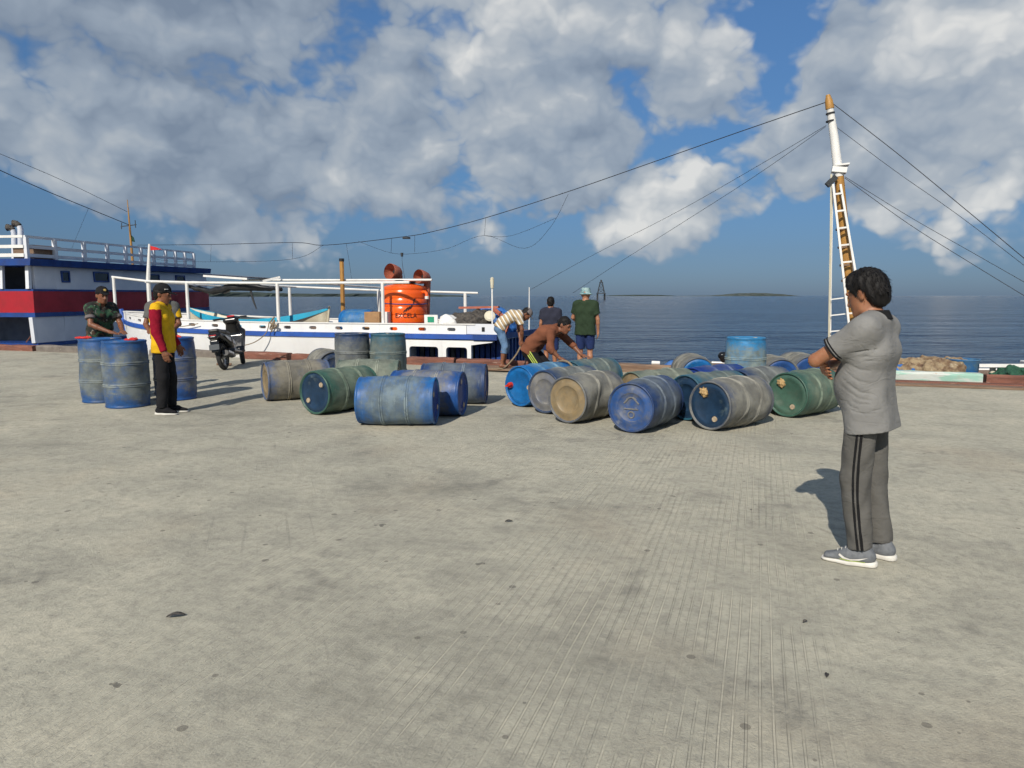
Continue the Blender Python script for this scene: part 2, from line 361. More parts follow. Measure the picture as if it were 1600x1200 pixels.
# sea
def water():
    m, b, p = new_mat('sea_water')
    tc = b.n('ShaderNodeTexCoord'); v = tc.outputs['Object']
    vs = b.vm('MULTIPLY', v, (0.55, 1.0, 1.0))
    a = b.noise(vs, 0.9, 4, 0.62, 0.3); c = b.noise(vs, 0.16, 4, 0.6, 0.2); e = b.noise(b.vm('MULTIPLY', v, (0.25, 1.0, 1)), 0.02, 4, 0.6)
    col_ = b.mix(b.ss(e, 0.4, 0.65), (0.004, 0.017, 0.048), (0.007, 0.026, 0.066))
    b.put(p.inputs['Base Color'], col_); p.inputs['Roughness'].default_value = 0.14; p.inputs['IOR'].default_value = 1.33
    p.inputs['Specular IOR Level'].default_value = 0.36
    bn = b.n('ShaderNodeBump'); bn.inputs['Strength'].default_value = 1.0; bn.inputs['Distance'].default_value = 1.0
    b.put(bn.inputs['Height'], b.m('ADD', b.m('MULTIPLY', a, 0.60), b.m('ADD', b.m('MULTIPLY', c, 1.8), b.m('MULTIPLY', b.noise(b.vm('MULTIPLY', v, (0.3, 1.0, 1)), 0.045, 3, 0.6), 3.0))))
    b.put(p.inputs['Normal'], bn.outputs[0])
    return m
M['sea'] = water()
SEA = -1.6
sm = MB(); sm.add([(-40000, 8, 0), (40000, 8, 0), (40000, 45000, 0), (-40000, 45000, 0)], [[0, 1, 2, 3]])
sea = sm.build('sea', M['sea'], loc=(0, 0, SEA)); tag(sea, kind='structure')

# distant land
def land(name, x0, x1, D, prof, depth, mat, seed, tree):
    """low land between photo columns x0 and x1 at distance D: ridge heights in metres from prof(t), bumpy with tree crowns"""
    rr = random.Random(seed); n = 150; rows = 7; vs = []; fs = []
    X0 = (x0 - 800) / FPX * D; X1 = (x1 - 800) / FPX * D
    for i in range(n + 1):
        t = i / n; h = prof(t)
        for j in range(rows):
            s = j / (rows - 1); k_ = math.sin(math.pi * min(1, 0.06 + s * 0.94)) ** 0.5 if 0 < j < rows - 1 else 0
            z = SEA - 1 + (h * k_ * (0.75 + 0.5 * rr.random() * tree + 0.1)) + (1.0 if k_ > 0 else 0)
            vs.append((X0 + (X1 - X0) * t, D + depth * s + rr.uniform(-.1, .1) * depth, z))
    for i in range(n):
        for j in range(rows - 1):
            a = i * rows + j; fs.append([a, a + 1, a + rows + 1, a + rows])
    o = mesh_obj(name, vs, fs, mat, smooth=False); tag(o, kind='structure'); return o
land('far_coast', 150, 720, 2200, lambda t: 19 * (1 - t) ** 0.6 * (0.75 + 0.2 * math.sin(t * 9)) + 2, 500, M['foliage'], 1, 0.8)
land('low_island', 955, 1062, 5200, lambda t: 8 * (math.sin(math.pi * t) ** 0.6) + 1, 700, M['foliage'], 2, 0.8)
land('hilly_island', 1085, 1256, 4300, lambda t: (4 + 15 * max(0, math.sin(math.pi * (t - .35) / .65)) ** 0.8) * (math.sin(math.pi * t) ** 0.3), 600, M['sand'], 3, 0.7)

# kerb along the edge: separate timbers and blocks
KERB = [  # u0, u1, material, height, jitter
    (-19.5, -16.0, 'redwood', .15), (-15.95, -14.05, 'redwood', .155), (-13.9, -12.15, 'greykerb', .17), (-11.9, -10.2, 'greykerb', .15), (-9.9, -8.75, 'greykerb', .15),
    (-8.6, -7.55, 'greykerb', .17), (-6.95, -5.7, 'redwood', .17), (-5.55, -4.3, 'redwood', .16), (-4.2, -2.55, 'greykerb', .15),
    (-2.5, -1.35, 'redwood', .17), (-1.3, 0.35, 'redwood', .155), (0.42, 1.9, 'wood', .14), (1.96, 4.35, 'wood', .16), (4.45, 6.4, 'redwood', .15), (6.45, 8.62, 'mint', .19),
    (8.68, 11.5, 'redwood', .17), (11.6, 15.0, 'redwood', .16)]
for i, (u0, u1, mk, h) in enumerate(KERB):
    rr = random.Random(i); m_ = MB(); L = u1 - u0; n = max(3, int(L / 0.25)); vs = []; fs = []
    for a in range(n + 1):      # a slightly worn, uneven timber
        x = -L / 2 + L * a / n; j = lambda s: rr.uniform(-s, s)
        ring = [(-.12, 0), (.12, 0), (.125, h * .8), (.10, h), (-.10, h), (-.125, h * .8)]
        vs += [(x, p[0] + j(.008), p[1] + (j(.012) if p[1] > 0 else 0.0)) for p in ring]
    for a in range(n):
        for b_ in range(6): fs.append([a * 6 + b_, a * 6 + (b_ + 1) % 6, (a + 1) * 6 + (b_ + 1) % 6, (a + 1) * 6 + b_])
    fs += [[5, 4, 3, 2, 1, 0], [n * 6 + q for q in range(6)]]
    m_.add(vs, fs); k_ = m_.build('kerb_block', M[mk], quay); k_.location = ((u0 + u1) / 2, 0.14, 0.0); k_.rotation_euler = (0, 0, rr.uniform(-.012, .012))

# ------------------------------------------------------------------ big ship moored end-on at the left
SX, SY = Vector((-14.08, 21.0, 0)), None
ship_az = math.atan2(1.4, 9.0)
SF = Vector((math.sin(ship_az), math.cos(ship_az), 0)); SRt = Vector((math.cos(ship_az), -math.sin(ship_az), 0))
ship = empty('wooden_ship', (SX.x, SX.y, SEA), -ship_az, 'large white, red and blue wooden ship moored end-on at the far left', 'ship')
# local frame: y away along the side (0..9.4), x across (0 = the side seen, -6 = far side), z above the sea
zs = -SEA
def sloc(x, y, z): return Vector((x, y, z + zs))
SL, SW = 9.2, 6.0
def ship_band(name, z0, z1, mat, out0=0.0, out1=0.0, sheer=0.0, y0=0.0):
    m = MB(); n = 10; vs = []; fs = []
    for i in range(n + 1):
        t = i / n; y = y0 + (SL - y0) * t; dz = sheer * t * t; tap = -0.25 * max(0, t - .75) * 2
        vs += [sloc(out0 + tap, y, z0 + dz), sloc(out1 + tap, y, z1 + dz), sloc(-SW - out1 - tap, y, z1 + dz), sloc(-SW - out0 - tap, y, z0 + dz)]
    for i in range(n):
        for j in range(4): fs.append([i * 4 + j, i * 4 + (j + 1) % 4, (i + 1) * 4 + (j + 1) % 4, (i + 1) * 4 + j])
    fs += [[3, 2, 1, 0], [n * 4 + j for j in range(4)]]
    m.add(vs, fs); return m.build(name, mat, ship)
hull = ship_band('lower_hull', -2.2, 0.02, M['shipwhite'], -.35, .0, y0=0.05)
ship_band('rubbing_strake', 0.022, 0.13, M['navy'], .06, .06, .0)
ship_band('hull_side', 0.132, 0.90, M['shipwhite'], -.03, .0, .02, y0=1.15)
ship_band('upper_strake', 0.90, 1.03, M['navy'], .035, .035, .03)
ship_band('red_band', 1.032, 1.66, M['shipred'], .02, .03, .03)
ship_band('band_edge', 1.662, 1.72, M['navy'], .04, .04, .03)
ship_band('cabin_side', 1.722, 2.40, M['shipwhite'], -.02, -.06, .03, y0=0.95)
ship_band('roof_edge', 2.402, 2.60, M['navy'], .16, .20, .05, y0=-0.18)
# end facing the quay: open lower and upper decks with posts
one(lambda m: m.box(sloc(-.06, .58, .52), (.10, 1.12, .768)), 'side_panel', M['shipwhite'], ship); one(lambda m: m.box(sloc(-.08, .56, 2.06), (.09, .78, .672)), 'side_panel', M['shipwhite'], ship)
one(lambda m: m.bar(sloc(-.05, .02, .14), sloc(-.07, .0, .895), .13, .12), 'corner_post', M['shipwhite'], ship)
one(lambda m: m.bar(sloc(-.10, .0, 1.725), sloc(-.14, .08, 2.395), .11, .11), 'corner_post', M['shipwhite'], ship)
one(lambda m: m.bar(sloc(-.98, .0, 1.725), sloc(-.98, .05, 2.395), .09, .09), 'deck_post', M['shipwhite'], ship)
one(lambda m: m.bar(sloc(-2.2, .0, .14), sloc(-2.2, .0, .895), .12, .12), 'deck_post', M['shipwhite'], ship)
one(lambda m: m.bar(sloc(-1.05, .05, 1.80), sloc(-3.5, .05, 1.80), .05, .10), 'deck_rail', M['shipwhite'], ship)
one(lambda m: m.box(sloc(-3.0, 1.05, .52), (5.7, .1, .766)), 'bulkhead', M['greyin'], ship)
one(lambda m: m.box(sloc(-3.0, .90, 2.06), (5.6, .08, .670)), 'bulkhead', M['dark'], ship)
one(lambda m: (m.bar(sloc(-.62, .3, .14), sloc(-.36, .5, .62), .03, .03), m.bar(sloc(-.30, .3, .14), sloc(-.34, .5, .60), .05, .05)), 'leaning_poles', M['redwood'], ship)
# windows of the side
for (y, z0, z1, wd) in ((1.35, 1.98, 2.25, .26), (2.9, 2.02, 2.27, .62), (5.6, 2.06, 2.28, .55), (7.2, 2.07, 2.28, .5)):
    f = one(lambda m: (m.box(sloc(-.03, y, z1 + .02), (.05, wd + .08, .045)), m.box(sloc(-.03, y, z0 - .02), (.05, wd + .08, .045)),
                       m.box(sloc(-.03, y - wd / 2 - .02, (z0 + z1) / 2), (.05, .045, z1 - z0 - .006)), m.box(sloc(-.03, y + wd / 2 + .02, (z0 + z1) / 2), (.05, .045, z1 - z0 - .006))), 'window', M['navy'], ship)
    one(lambda m: m.box(sloc(-.045, y, (z0 + z1) / 2), (.03, wd - .01, z1 - z0 - .01)), 'pane', M['glass'], f)
# railing round the roof deck
ys = [0.0, 1.05, 2.25, 3.3, 4.2, 5.0, 5.7, 6.4, 7.0, 7.6, 8.2]
for y in ys:
    one(lambda m: m.bar(sloc(-.02, y - .05, 2.60), sloc(-.02, y - .05, 3.22), .10 if y < 3 else .08, .10), 'rail_post', M['shipwhite'], ship)
for z, hh in ((3.235, .07), (2.95, .09), (2.70, .10)):
    one(lambda m: m.bar(sloc(-.02, -.1, z), sloc(-.10, 8.25, z + .02), .06, hh), 'side_rail', M['shipwhite'], ship)
    one(lambda m: m.bar(sloc(-.06, -.1, z), sloc(-5.9, -.1, z), .06, hh), 'end_rail', M['white'], ship)
for x in (-1.6, -3.2, -4.8): one(lambda m: m.bar(sloc(x, -.1, 2.60), sloc(x, -.1, 3.2), .08, .08), 'rail_post', M['white'], ship)
one(lambda m: (m.box(sloc(-.45, .75, 2.78), (.7, .95, .36), bev=.03), m.box(sloc(-.45, .75, 2.99), (.8, 1.05, .06), bev=.01)), 'wooden_locker', M['wood'], ship)
for (px, py0, py1, D) in ((20, 372, 352, 23.5), (30, 372, 346, 23.0)):     # cowl vents on the roof
    b0 = at(px + 3, py0 + 30, D) - ship.location; b1 = at(px + 2, py1 + 12, D) - ship.location
    inv = Matrix.Rotation(ship_az, 3, 'Z')
    p0, p1 = inv @ b0, inv @ b1
    p0.z = 2.60 + zs
    pts = [p0, p1, p1 + Vector((-.02, -.01, .10)), p1 + Vector((-.10, -.03, .17)), p1 + Vector((-.19, -.05, .17))]
    v_ = one(lambda m: m.tube(pts[:3], [.10, .085, .085], 12), 'vent_pipe', M['shipwhite'], ship, smooth=True)
    one(lambda m: m.tube(pts[2:], [.087, .095, .115], 12), 'vent_mouth', M['greytarp'], v_, smooth=True)
# signal mast with aerial on the roof
inv = Matrix.Rotation(ship_az, 3, 'Z')
def shp(px, py, D): return inv @ (at(px, py, D) - ship.location)
mb_, mt_ = shp(208, 418, 27.5), shp(199, 312, 27.5)
mb_.z = 2.6 + zs
one(lambda m: m.tube([mb_, mb_.lerp(mt_, .6), mt_], [.05, .035, .012], 8), 'signal_mast', M['ochre'], ship)
one(lambda m: (m.bar(shp(189, 354, 27.5), shp(213, 351, 27.5), .03, .03), m.bar(shp(190, 348, 27.5), shp(190, 358, 27.5), .02, .02), m.bar(shp(211, 344, 27.5), shp(212, 356, 27.5), .02, .02)), 'aerial', M['steel'], ship)
one(lambda m: m.add([shp(203, 366, 27.5), shp(208, 370, 27.5), shp(210, 378, 27.5), shp(204, 376, 27.5), shp(204, 366, 27.6), shp(209, 371, 27.6), shp(211, 378, 27.6), shp(205, 377, 27.6)],
                    [[0, 1, 2, 3], [7, 6, 5, 4], [0, 4, 5, 1], [1, 5, 6, 2], [2, 6, 7, 3], [3, 7, 4, 0]]), 'pennant', M['green'], ship)

# ------------------------------------------------------------------ white boat lying along the quay
boat = empty('fishing_boat', quv(0, 0, SEA), QRZ, 'white fishing boat with blue stripe moored along the quay', 'boat')
def bl(u, v, z): return Vector((u, v, z + zs))
B0, B1, BV, BW = -13.3, -0.72, 0.9, 3.1    # bow, stern, near side, beam
def sheer(u):   # height of the deck edge (top of the blue stripe)
    t = (u - B0) / (B1 - B0); return 0.62 + 0.21 * max(0, 1 - t / .55) ** 2 + 0.03 * t * t
def half(u):    # how far the side pulls in towards the bow
    t = (u - B0) / (B1 - B0); return 1.52 * max(0, 1 - t / .30) ** 2.0
def hull_side(z0f, z1f, out, name, mat, u0=B0, u1=B1, n=40, thick=0.06, both=True):
    m = MB()
    for side in ((0, 1) if both else (0,)):
        vs = []; fs = []
        for i in range(n + 1):
            u = u0 + (u1 - u0) * i / n; h = half(u) - out
            for (z, q) in ((z0f(u), 0), (z1f(u), 0), (z1f(u), thick), (z0f(u), thick)):
                v = BV + h + q if side == 0 else BV + BW - h - q
                vs.append(bl(u, v, z))
        for i in range(n):
            for j in range(4): fs.append([i * 4 + j, i * 4 + (j + 1) % 4, (i + 1) * 4 + (j + 1) % 4, (i + 1) * 4 + j])
        fs += [[3, 2, 1, 0], [n * 4 + j for j in range(4)]]
        m.add(vs, fs)
    return m.build(name, mat, boat)
# hull: lofted sections
def hull_mesh():
    n, k_ = 44, 9; vs = []; fs = []
    for i in range(n + 1):
        u = B0 + 0.12 + (-3.0 - (B0 + 0.12)) * i / n; h = half(u); top = sheer(u) - 0.115
        for j in range(2 * k_ + 1):
            a = j / (2 * k_); s = -1 if a <= .5 else 1; b_ = abs(a - .5) * 2     # b_ 1 at gunwale, 0 at keel
            z = -2.0 + (top + 2.0) * b_ ** 1.1; wv = (BW / 2 - h) * (b_ ** 0.28) + 0.02
            rake = -0.55 * max(0, 1 - (u - B0) / 2.0) * (1 - b_)
            vs.append(bl(u - rake, BV + BW / 2 + s * wv, z))
    w_ = 2 * k_ + 1
    for i in range(n):
        for j in range(w_ - 1): fs.append([i * w_ + j, i * w_ + j + 1, (i + 1) * w_ + j + 1, (i + 1) * w_ + j])
    fs.append([j for j in range(w_)]); fs.append([n * w_ + j for j in range(w_)][::-1])
    return vs, fs
hm = MB(); hm.add(*hull_mesh()); hm.build('hull', M['hullwhite'], boat, smooth=True, sharp=40)
# counter at the stern: white arched frames with open bays, upright planks behind
stz = lambda u: sheer(u) - .115
def arch_frame(m, ua, ub, v0, v1, ztop, zsp, zbot, pw):
    """one bay: two posts and a soffit with rounded corners"""
    r = .07; pts = []
    for a in range(5):
        t = math.pi - a * math.pi / 8; pts.append((ua + pw + r + r * math.cos(t), zsp - r + r * math.sin(t)))
    for a in range(5):
        t = math.pi / 2 - a * math.pi / 8; pts.append((ub - pw - r + r * math.cos(t), zsp - r + r * math.sin(t)))
    poly = [(ua, zbot), (ua, ztop), (ub, ztop), (ub, zbot), (ub - pw, zbot)] + pts[::-1] + [(ua + pw, zbot)]
    n = len(poly); vs = [bl(p[0], v0, p[1]) for p in poly] + [bl(p[0], v1, p[1]) for p in poly]
    quads = [[0, 1, n - 2 - 0, n - 1]]
    m.add(vs, [[i, (i + 1) % n, (i + 1) % n + n, i + n] for i in range(n)])
    inner = [n - 1] + list(range(n - 2, 3, -1))
    # front and back faces as a strip between outer (0,1,2,3) and inner arch
    arch = list(range(n - 2, 4, -1))     # from left springing to right
    half_ = len(arch) // 2
    for off in (0, n):
        F = [[0, 1, arch[0], n - 1]] + [[1, arch[i + 1], arch[i]] for i in range(half_ - 1)] + [[1, 2, arch[half_], arch[half_ - 1]]] + \
            [[2, arch[i + 1], arch[i]] for i in range(half_, len(arch) - 1)] + [[2, 3, 4, arch[-1]]]
        m.add([], []); m.f += [[q + off + (len(m.v) - 2 * n) for q in f] for f in F]
for (ua, ub, zz_) in ((-2.98, -2.03, .345), (-2.028, -1.30, .345)):
    am = MB(); arch_frame(am, ua, ub, BV - .01, BV + .09, .505, zz_, -1.2, .10); am.build('arched_frame', M['hullwhite'], boat)
one(lambda m: m.prism([(-1.298, .505), (-.74, .50), (-.80, .47), (-1.298, .40)], (0, .1, 0), bl(0, BV - .01, 0), (1, 0, 0), (0, 0, 1)), 'knee', M['hullwhite'], boat)
for i in range(17):
    u = -2.98 + i * 0.136
    one(lambda m: m.box(bl(u, BV + (.62 if i < 10 else .50), -.45), (.10, .06, 1.88)), 'stern_plank', M['navy'] if (i % 2 == 0 or i > 11) else M['greyin'], boat)
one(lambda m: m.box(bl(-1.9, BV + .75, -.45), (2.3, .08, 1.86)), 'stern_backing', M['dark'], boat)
for i, v in enumerate([.62 + .25 * q for q in range(10)]):
    one(lambda m: m.box(bl(-.80, BV + v, -.45), (.06, .13, 1.88)), 'transom_plank', M['navy'], boat)
one(lambda m: m.box(bl(-.86, BV + BW / 2 + .2, -.45), (.04, BW - .7, 1.86)), 'transom', M['navy'], boat)
hull_side(lambda u: sheer(u) - .113, lambda u: sheer(u), .05, 'blue_stripe', M['ropeblue'], u1=-1.24)
hull_side(lambda u: sheer(u) - .125, lambda u: sheer(u) + .005, .06, 'stern_stripe', M['navy'], u0=-1.238, u1=B1, n=4, both=False)
one(lambda m: m.box(bl(B1 + .03, BV + BW / 2, sheer(B1) - .06), (.06, BW + .1, .128)), 'stern_beam', M['navy'], boat)
# deck
def deck_mesh():
    vs = []; fs = []; n = 40
    for i in range(n + 1):
        u = B0 + .1 + (B1 - B0 - .1) * i / n; h = half(u)
        vs += [bl(u, BV + h + .02, sheer(u) - .02), bl(u, BV + BW - h - .02, sheer(u) - .02), bl(u, BV + BW - h - .02, sheer(u) - .06), bl(u, BV + h + .02, sheer(u) - .06)]
    for i in range(n):
        for j in range(4): fs.append([i * 4 + j, i * 4 + (j + 1) % 4, (i + 1) * 4 + (j + 1) % 4, (i + 1) * 4 + j])
    return vs, fs
dm = MB(); dm.add(*deck_mesh()); dm.build('deck', M['wood'], boat)
# bulwark: panels with oval freeing ports
def port_panel(u0, u1, h, side):
    m = MB(); L = u1 - u0; cx, cz = L / 2, h * .50; hl, r = .105, .040; N = 24; inn = []; outer = []
    for i in range(N):
        t = 2 * math.pi * i / N; c_, s_ = math.cos(t), math.sin(t)
        inn.append((cx + (hl - r) * (1 if c_ > 1e-6 else -1 if c_ < -1e-6 else 0) + r * c_, cz + r * s_))
        k_ = min((L / 2) / abs(c_) if abs(c_) > 1e-9 else 1e9, (h / 2) / abs(s_) if abs(s_) > 1e-9 else 1e9)
        outer.append((cx + c_ * k_, h / 2 + s_ * k_))
    # true corners
    for (X, Z) in ((0, 0), (L, 0), (L, h), (0, h)):
        q = min(range(N), key=lambda i: (outer[i][0] - X) ** 2 + (outer[i][1] - Z) ** 2); outer[q] = (X, Z)
    vs = []
    for (th) in (0.0, .05):
        for ring in (outer, inn):
            for (x, z) in ring:
                u = u0 + x; v = BV + half(u) + th if side == 0 else BV + BW - half(u) - th
                vs.append(bl(u, v, sheer(u) + .003 + z))
    fs = []
    for i in range(N):
        j = (i + 1) % N
        fs += [[i, j, N + j, N + i], [2 * N + j, 2 * N + i, 3 * N + i, 3 * N + j], [N + i, N + j, 3 * N + j, 3 * N + i], [i, 2 * N + i, 2 * N + j, j]]
    m.add(vs, fs); return m
u = -1.42; q = 0
while u > -12.4:
    for side in (0, 1): port_panel(u - .748, u, .215 - (.0 if u > -9 else .01), side).build('bulwark_panel', M['hullwhite'], boat)
    u -= .75; q += 1
hull_side(lambda u_: sheer(u_) + .005, lambda u_: sheer(u_) + .20, .0, 'bow_bulwark', M['hullwhite'], u0=B0 + .05, u1=u, n=10, thick=.05)
hull_side(lambda u_: sheer(u_) + (.208 if u_ < -9.2 else .219), lambda u_: sheer(u_) + .245, .02, 'cap_rail', M['white'], u0=B0, u1=-1.2, thick=.09)
one(lambda m: m.box(bl(-1.02, BV + .03, sheer(-1) + .125), (.78, .06, .235)), 'stern_panel', M['shipwhite'], boat)
f = one(lambda m: m.box(bl(-1.0, BV - .004, sheer(-1) + .12), (.07, .012, .10)), 'stern_port', M['dark'], boat)
one(lambda m: m.tube([bl(B0 + .15, BV + BW / 2, .35), bl(B0 - .02, BV + BW / 2, .8), bl(B0 - .12, BV + BW / 2, 1.12)], [.09, .09, .07], 8), 'stem_post', M['ropeblue'], boat)
# pipe frame over the deck
VN, VF = BV + .10, BV + BW - .15
def pipe(name, pts, r, mat='white', parent=boat): return one(lambda m: m.tube(pts, r, 8), name, M[mat], parent, smooth=True)
pipe('frame_pipe', [bl(-12.9, VN + .75, 2.07), bl(-11.2, VN + .35, 1.93), bl(-9.3, VN + .1, 1.875), bl(-6.6, VN, 1.845), bl(-2.9, VN, 1.84)], .032)
pipe('frame_pipe', [bl(-11.7, VF - .3, 1.95), bl(-8.4, VF, 1.80), bl(-5.3, VF, 1.68), bl(-2.3, VF, 1.60)], .03)
pipe('frame_pipe', [bl(-8.6, VN + 1.1, 1.96), bl(-5.6, VN + .9, 1.93), bl(-2.6, VN + .6, 1.91)], .028)
for uu, vv, z in ((-12.82, VN + .72, 2.05), (-6.62, VN, 1.84), (-3.62, VN, 1.84), (-8.35, VF, 1.77), (-5.35, VF, 1.66), (-2.68, VF, 1.60), (-9.6, VN + .12, 1.87)):
    pipe('frame_post', [bl(uu, vv, sheer(uu) - .02), bl(uu, vv, z)], .042 if vv < 2 else .045)
for uu, z in ((-11.0, 1.9), (-8.4, 1.86), (-5.6, 1.84)): pipe('cross_pipe', [bl(uu, VN + .1, z), bl(uu + .3, VF, z - .08)], .022)
pipe('flag_mast', [bl(-11.2, VN + .40, sheer(-11) - .02), bl(-11.2, VN + .40, 2.0), bl(-11.1, VN + .42, 2.95)], [.06, .055, .03])
fl = MB(); N = 8; vs = []; fs = []
for i in range(N + 1):
    t = i / N; y = .03 * math.sin(t * 5)
    vs += [bl(-11.08 + .42 * t, VN + .42 + y, 2.90 - .10 * t), bl(-11.08 + .42 * t, VN + .42 + y + .006, 2.78 + .01 * t)]
fs = [[2 * i, 2 * i + 2, 2 * i + 3, 2 * i + 1] for i in range(N)]
fl.add(vs, fs); fl.build('pennant', M['flagred'], boat)
one(lambda m: (m.box(bl(-8.3, VN + .6, 2.04), (1.5, .95, .035), Matrix.Rotation(R(4), 3, 'Y')),), 'solar_panel', M['solar'], boat)
one(lambda m: (m.bar(bl(-9.0, VN + .1, 2.05), bl(-7.6, VN + .1, 1.96), .05, .05), m.bar(bl(-7.6, VN + .6, 1.9), bl(-7.2, VN + .9, 2.02), .03, .06)), 'panel_frame', M['white'], boat)
# furled black awning along the frame
vs = []; rr = random.Random(4); pts = []; rad = []
for i in range(26):
    t = i / 25; uu = -9.7 + 3.0 * t
    pts.append(bl(uu, VN + .25 + .04 * math.sin(t * 9), 1.80 - .12 * math.sin(math.pi * min(1, t * 2)) - .10 * t + rr.uniform(-.02, .02))); rad.append((.035 + .05 * math.sin(math.pi * t) + rr.uniform(0, .03)))
one(lambda m: (m.tube(pts, rad, 10), m.tube([pts[17], pts[17] + Vector((.1, 0, -.35)), pts[17] + Vector((.18, 0, -.55))], [.03, .025, .015], 6)), 'furled_awning', M['black'], boat, smooth=True)
pipe('smoke_stack', [bl(-5.2, VN + .75, sheer(-5)), bl(-5.2, VN + .75, 2.42)], .055, 'ochre')
one(lambda m: m.cyl(bl(-5.2, VN + .75, 2.40), bl(-5.2, VN + .75, 2.47), .065, .065, 12), 'stack_cap', M['black'], boat)
pipe('aerial_pole', [bl(-.82, VN, sheer(-.8)), bl(-.82, VN, 1.75)], .018)
one(lambda m: m.lathe([(0, 1.68), (.035, 1.70), (.045, 1.85), (.04, 1.93), (0, 1.95)], 10, bl(-.82, VN, 0)), 'aerial_float', M['cream'], boat, smooth=True)
pipe('thin_pole', [bl(-.75, VF - .3, sheer(-.8)), bl(-.75, VF - .3, 1.75)], [.02, .012])
# deck ventilators: red-brown cowls
for (uu, vv, z, s) in ((-3.85, VN + .95, 2.12, .20), (-3.05, VN + .95, 1.99, .175)):
    c = bl(uu, vv, z); d = Vector((-.35, -1.0, .12)).normalized(); x, y, d = frame_of(d); Mx = Matrix((x, y, d)).transposed()
    prof = [(s * 1.0, .12), (s * 1.03, .10), (s * .98, 0), (s * .80, -.16), (s * .5, -.24), (0.02, -.27)]
    cw = one(lambda m: m.lathe(prof, 20, c, Mx), 'ventilator_cowl', M['rustred'], boat, smooth=True)
    one(lambda m: m.cyl(c - d * .20 + Vector((0, 0, -.05)), Vector((c.x + .02, c.y + .16, sheer(uu) + zs)), s * .5, s * .48, 14), 'ventilator_pipe', M['rustred'], boat, smooth=True)
    one(lambda m: m.cyl(c + x * .35 * s + d * -.12, c + x * .35 * s + d * .02, .045, .05, 10), 'cowl_throat', M['dark'], cw)

# things on the white boat's deck -----------------------------------------------------------------
def bw(u, v, z): return quv(u, v, z)
tank = empty('water_tank', bw(-3.50, BV + 1.02, sheer(-3) - .02), QRZ, 'orange plastic water tank with dark lid on the white boat', 'tank')
TR = .56
def tank_fn(r, z, t): return r, z
prof = [(0, 0), (TR * .96, 0), (TR, .04)]
for i in range(5):
    z0 = .06 + i * .2; prof += [(TR, z0), (TR * 1.005, z0 + .08), (TR, z0 + .16), (TR * .975, z0 + .18), (TR * .975, z0 + .19)]
prof += [(TR, 1.07), (TR * .98, 1.12), (TR * .80, 1.17), (TR * .5, 1.195), (TR * .44, 1.20), (TR * .44, 1.23)]
one(lambda m: m.lathe(prof, 48), 'tank_body', M['orange'], tank, smooth=True, sharp=50)
one(lambda m: m.lathe([(TR * .52, 1.215), (TR * .54, 1.22), (TR * .54, 1.27), (TR * .48, 1.295), (0, 1.305)], 40), 'lid', M['black'], tank, smooth=True)
one(lambda m: m.tube([(TR * 1.012 * math.cos(a), TR * 1.012 * math.sin(a), .71 + .01 * math.sin(a * 2)) for a in [2 * math.pi * i / 40 for i in range(40)]], .012, 6, closed=True), 'strap', M['navy'], tank)
one(lambda m: m.tube([(TR * .95, -.12, 1.0), (TR * 1.12, -.14, 1.0), (TR * 1.2, -.15, .96), (TR * 1.2, -.15, .9)], [.04, .04, .04, .045], 8), 'overflow_elbow', M['orange'], tank, smooth=True)
one(lambda m: m.cyl((TR * 1.2, -.15, .90), (TR * 1.2, -.15, .83), .05, .05, 10), 'elbow_cap', M['white'], tank)
def on_tank(poly, name, mat, r=TR * 1.022):
    vs = [(r * math.cos(a), r * math.sin(a), z) for a, z in poly]; n = len(vs)
    mm = MB(); mm.add(vs + [(v[0] * .99, v[1] * .99, v[2]) for v in vs], [list(range(n))] + [[i, (i + 1) % n, (i + 1) % n + n, i + n] for i in range(n)]); return mm.build(name, mat, tank)
A0 = -1.10
for i, (dx, z0, z1) in enumerate(((-.10, .50, .59), (-.045, .52, .64), (.01, .55, .66), (.065, .59, .70))):
    a = A0 + dx / TR + .08; on_tank([(a, z0), (a + .035 / TR, z0 + .02), (a + .075 / TR, z1), (a + .03 / TR, z1 - .03)], 'emblem_bar', M['black'])
a = A0 + .18 / TR + .02; on_tank([(a, .72), (a + .02 / TR, .72), (a + .07 / TR, .86), (a + .02 / TR, .82)], 'emblem_bar', M['black'])
def text_mesh(body, size):
    cu = bpy.data.curves.new('lettering', 'FONT'); cu.body = body; cu.size = size; cu.align_x = 'CENTER'; cu.resolution_u = 3
    o = bpy.data.objects.new('lettering', cu); col.objects.link(o); bpy.context.view_layer.update()
    me = bpy.data.meshes.new_from_object(o.evaluated_get(bpy.context.evaluated_depsgraph_get()))
    bpy.data.objects.remove(o); bpy.data.curves.remove(cu); return me
me = text_mesh('EXCELA', .15)
for v in me.vertices:
    a = A0 + .03 + v.co.x / TR; v.co = Vector((TR * 1.025 * math.cos(a), TR * 1.025 * math.sin(a), .375 + v.co.y * 1.1))
me.materials.append(M['black']); to = bpy.data.objects.new('tank_lettering', me); col.objects.link(to); to.parent = tank

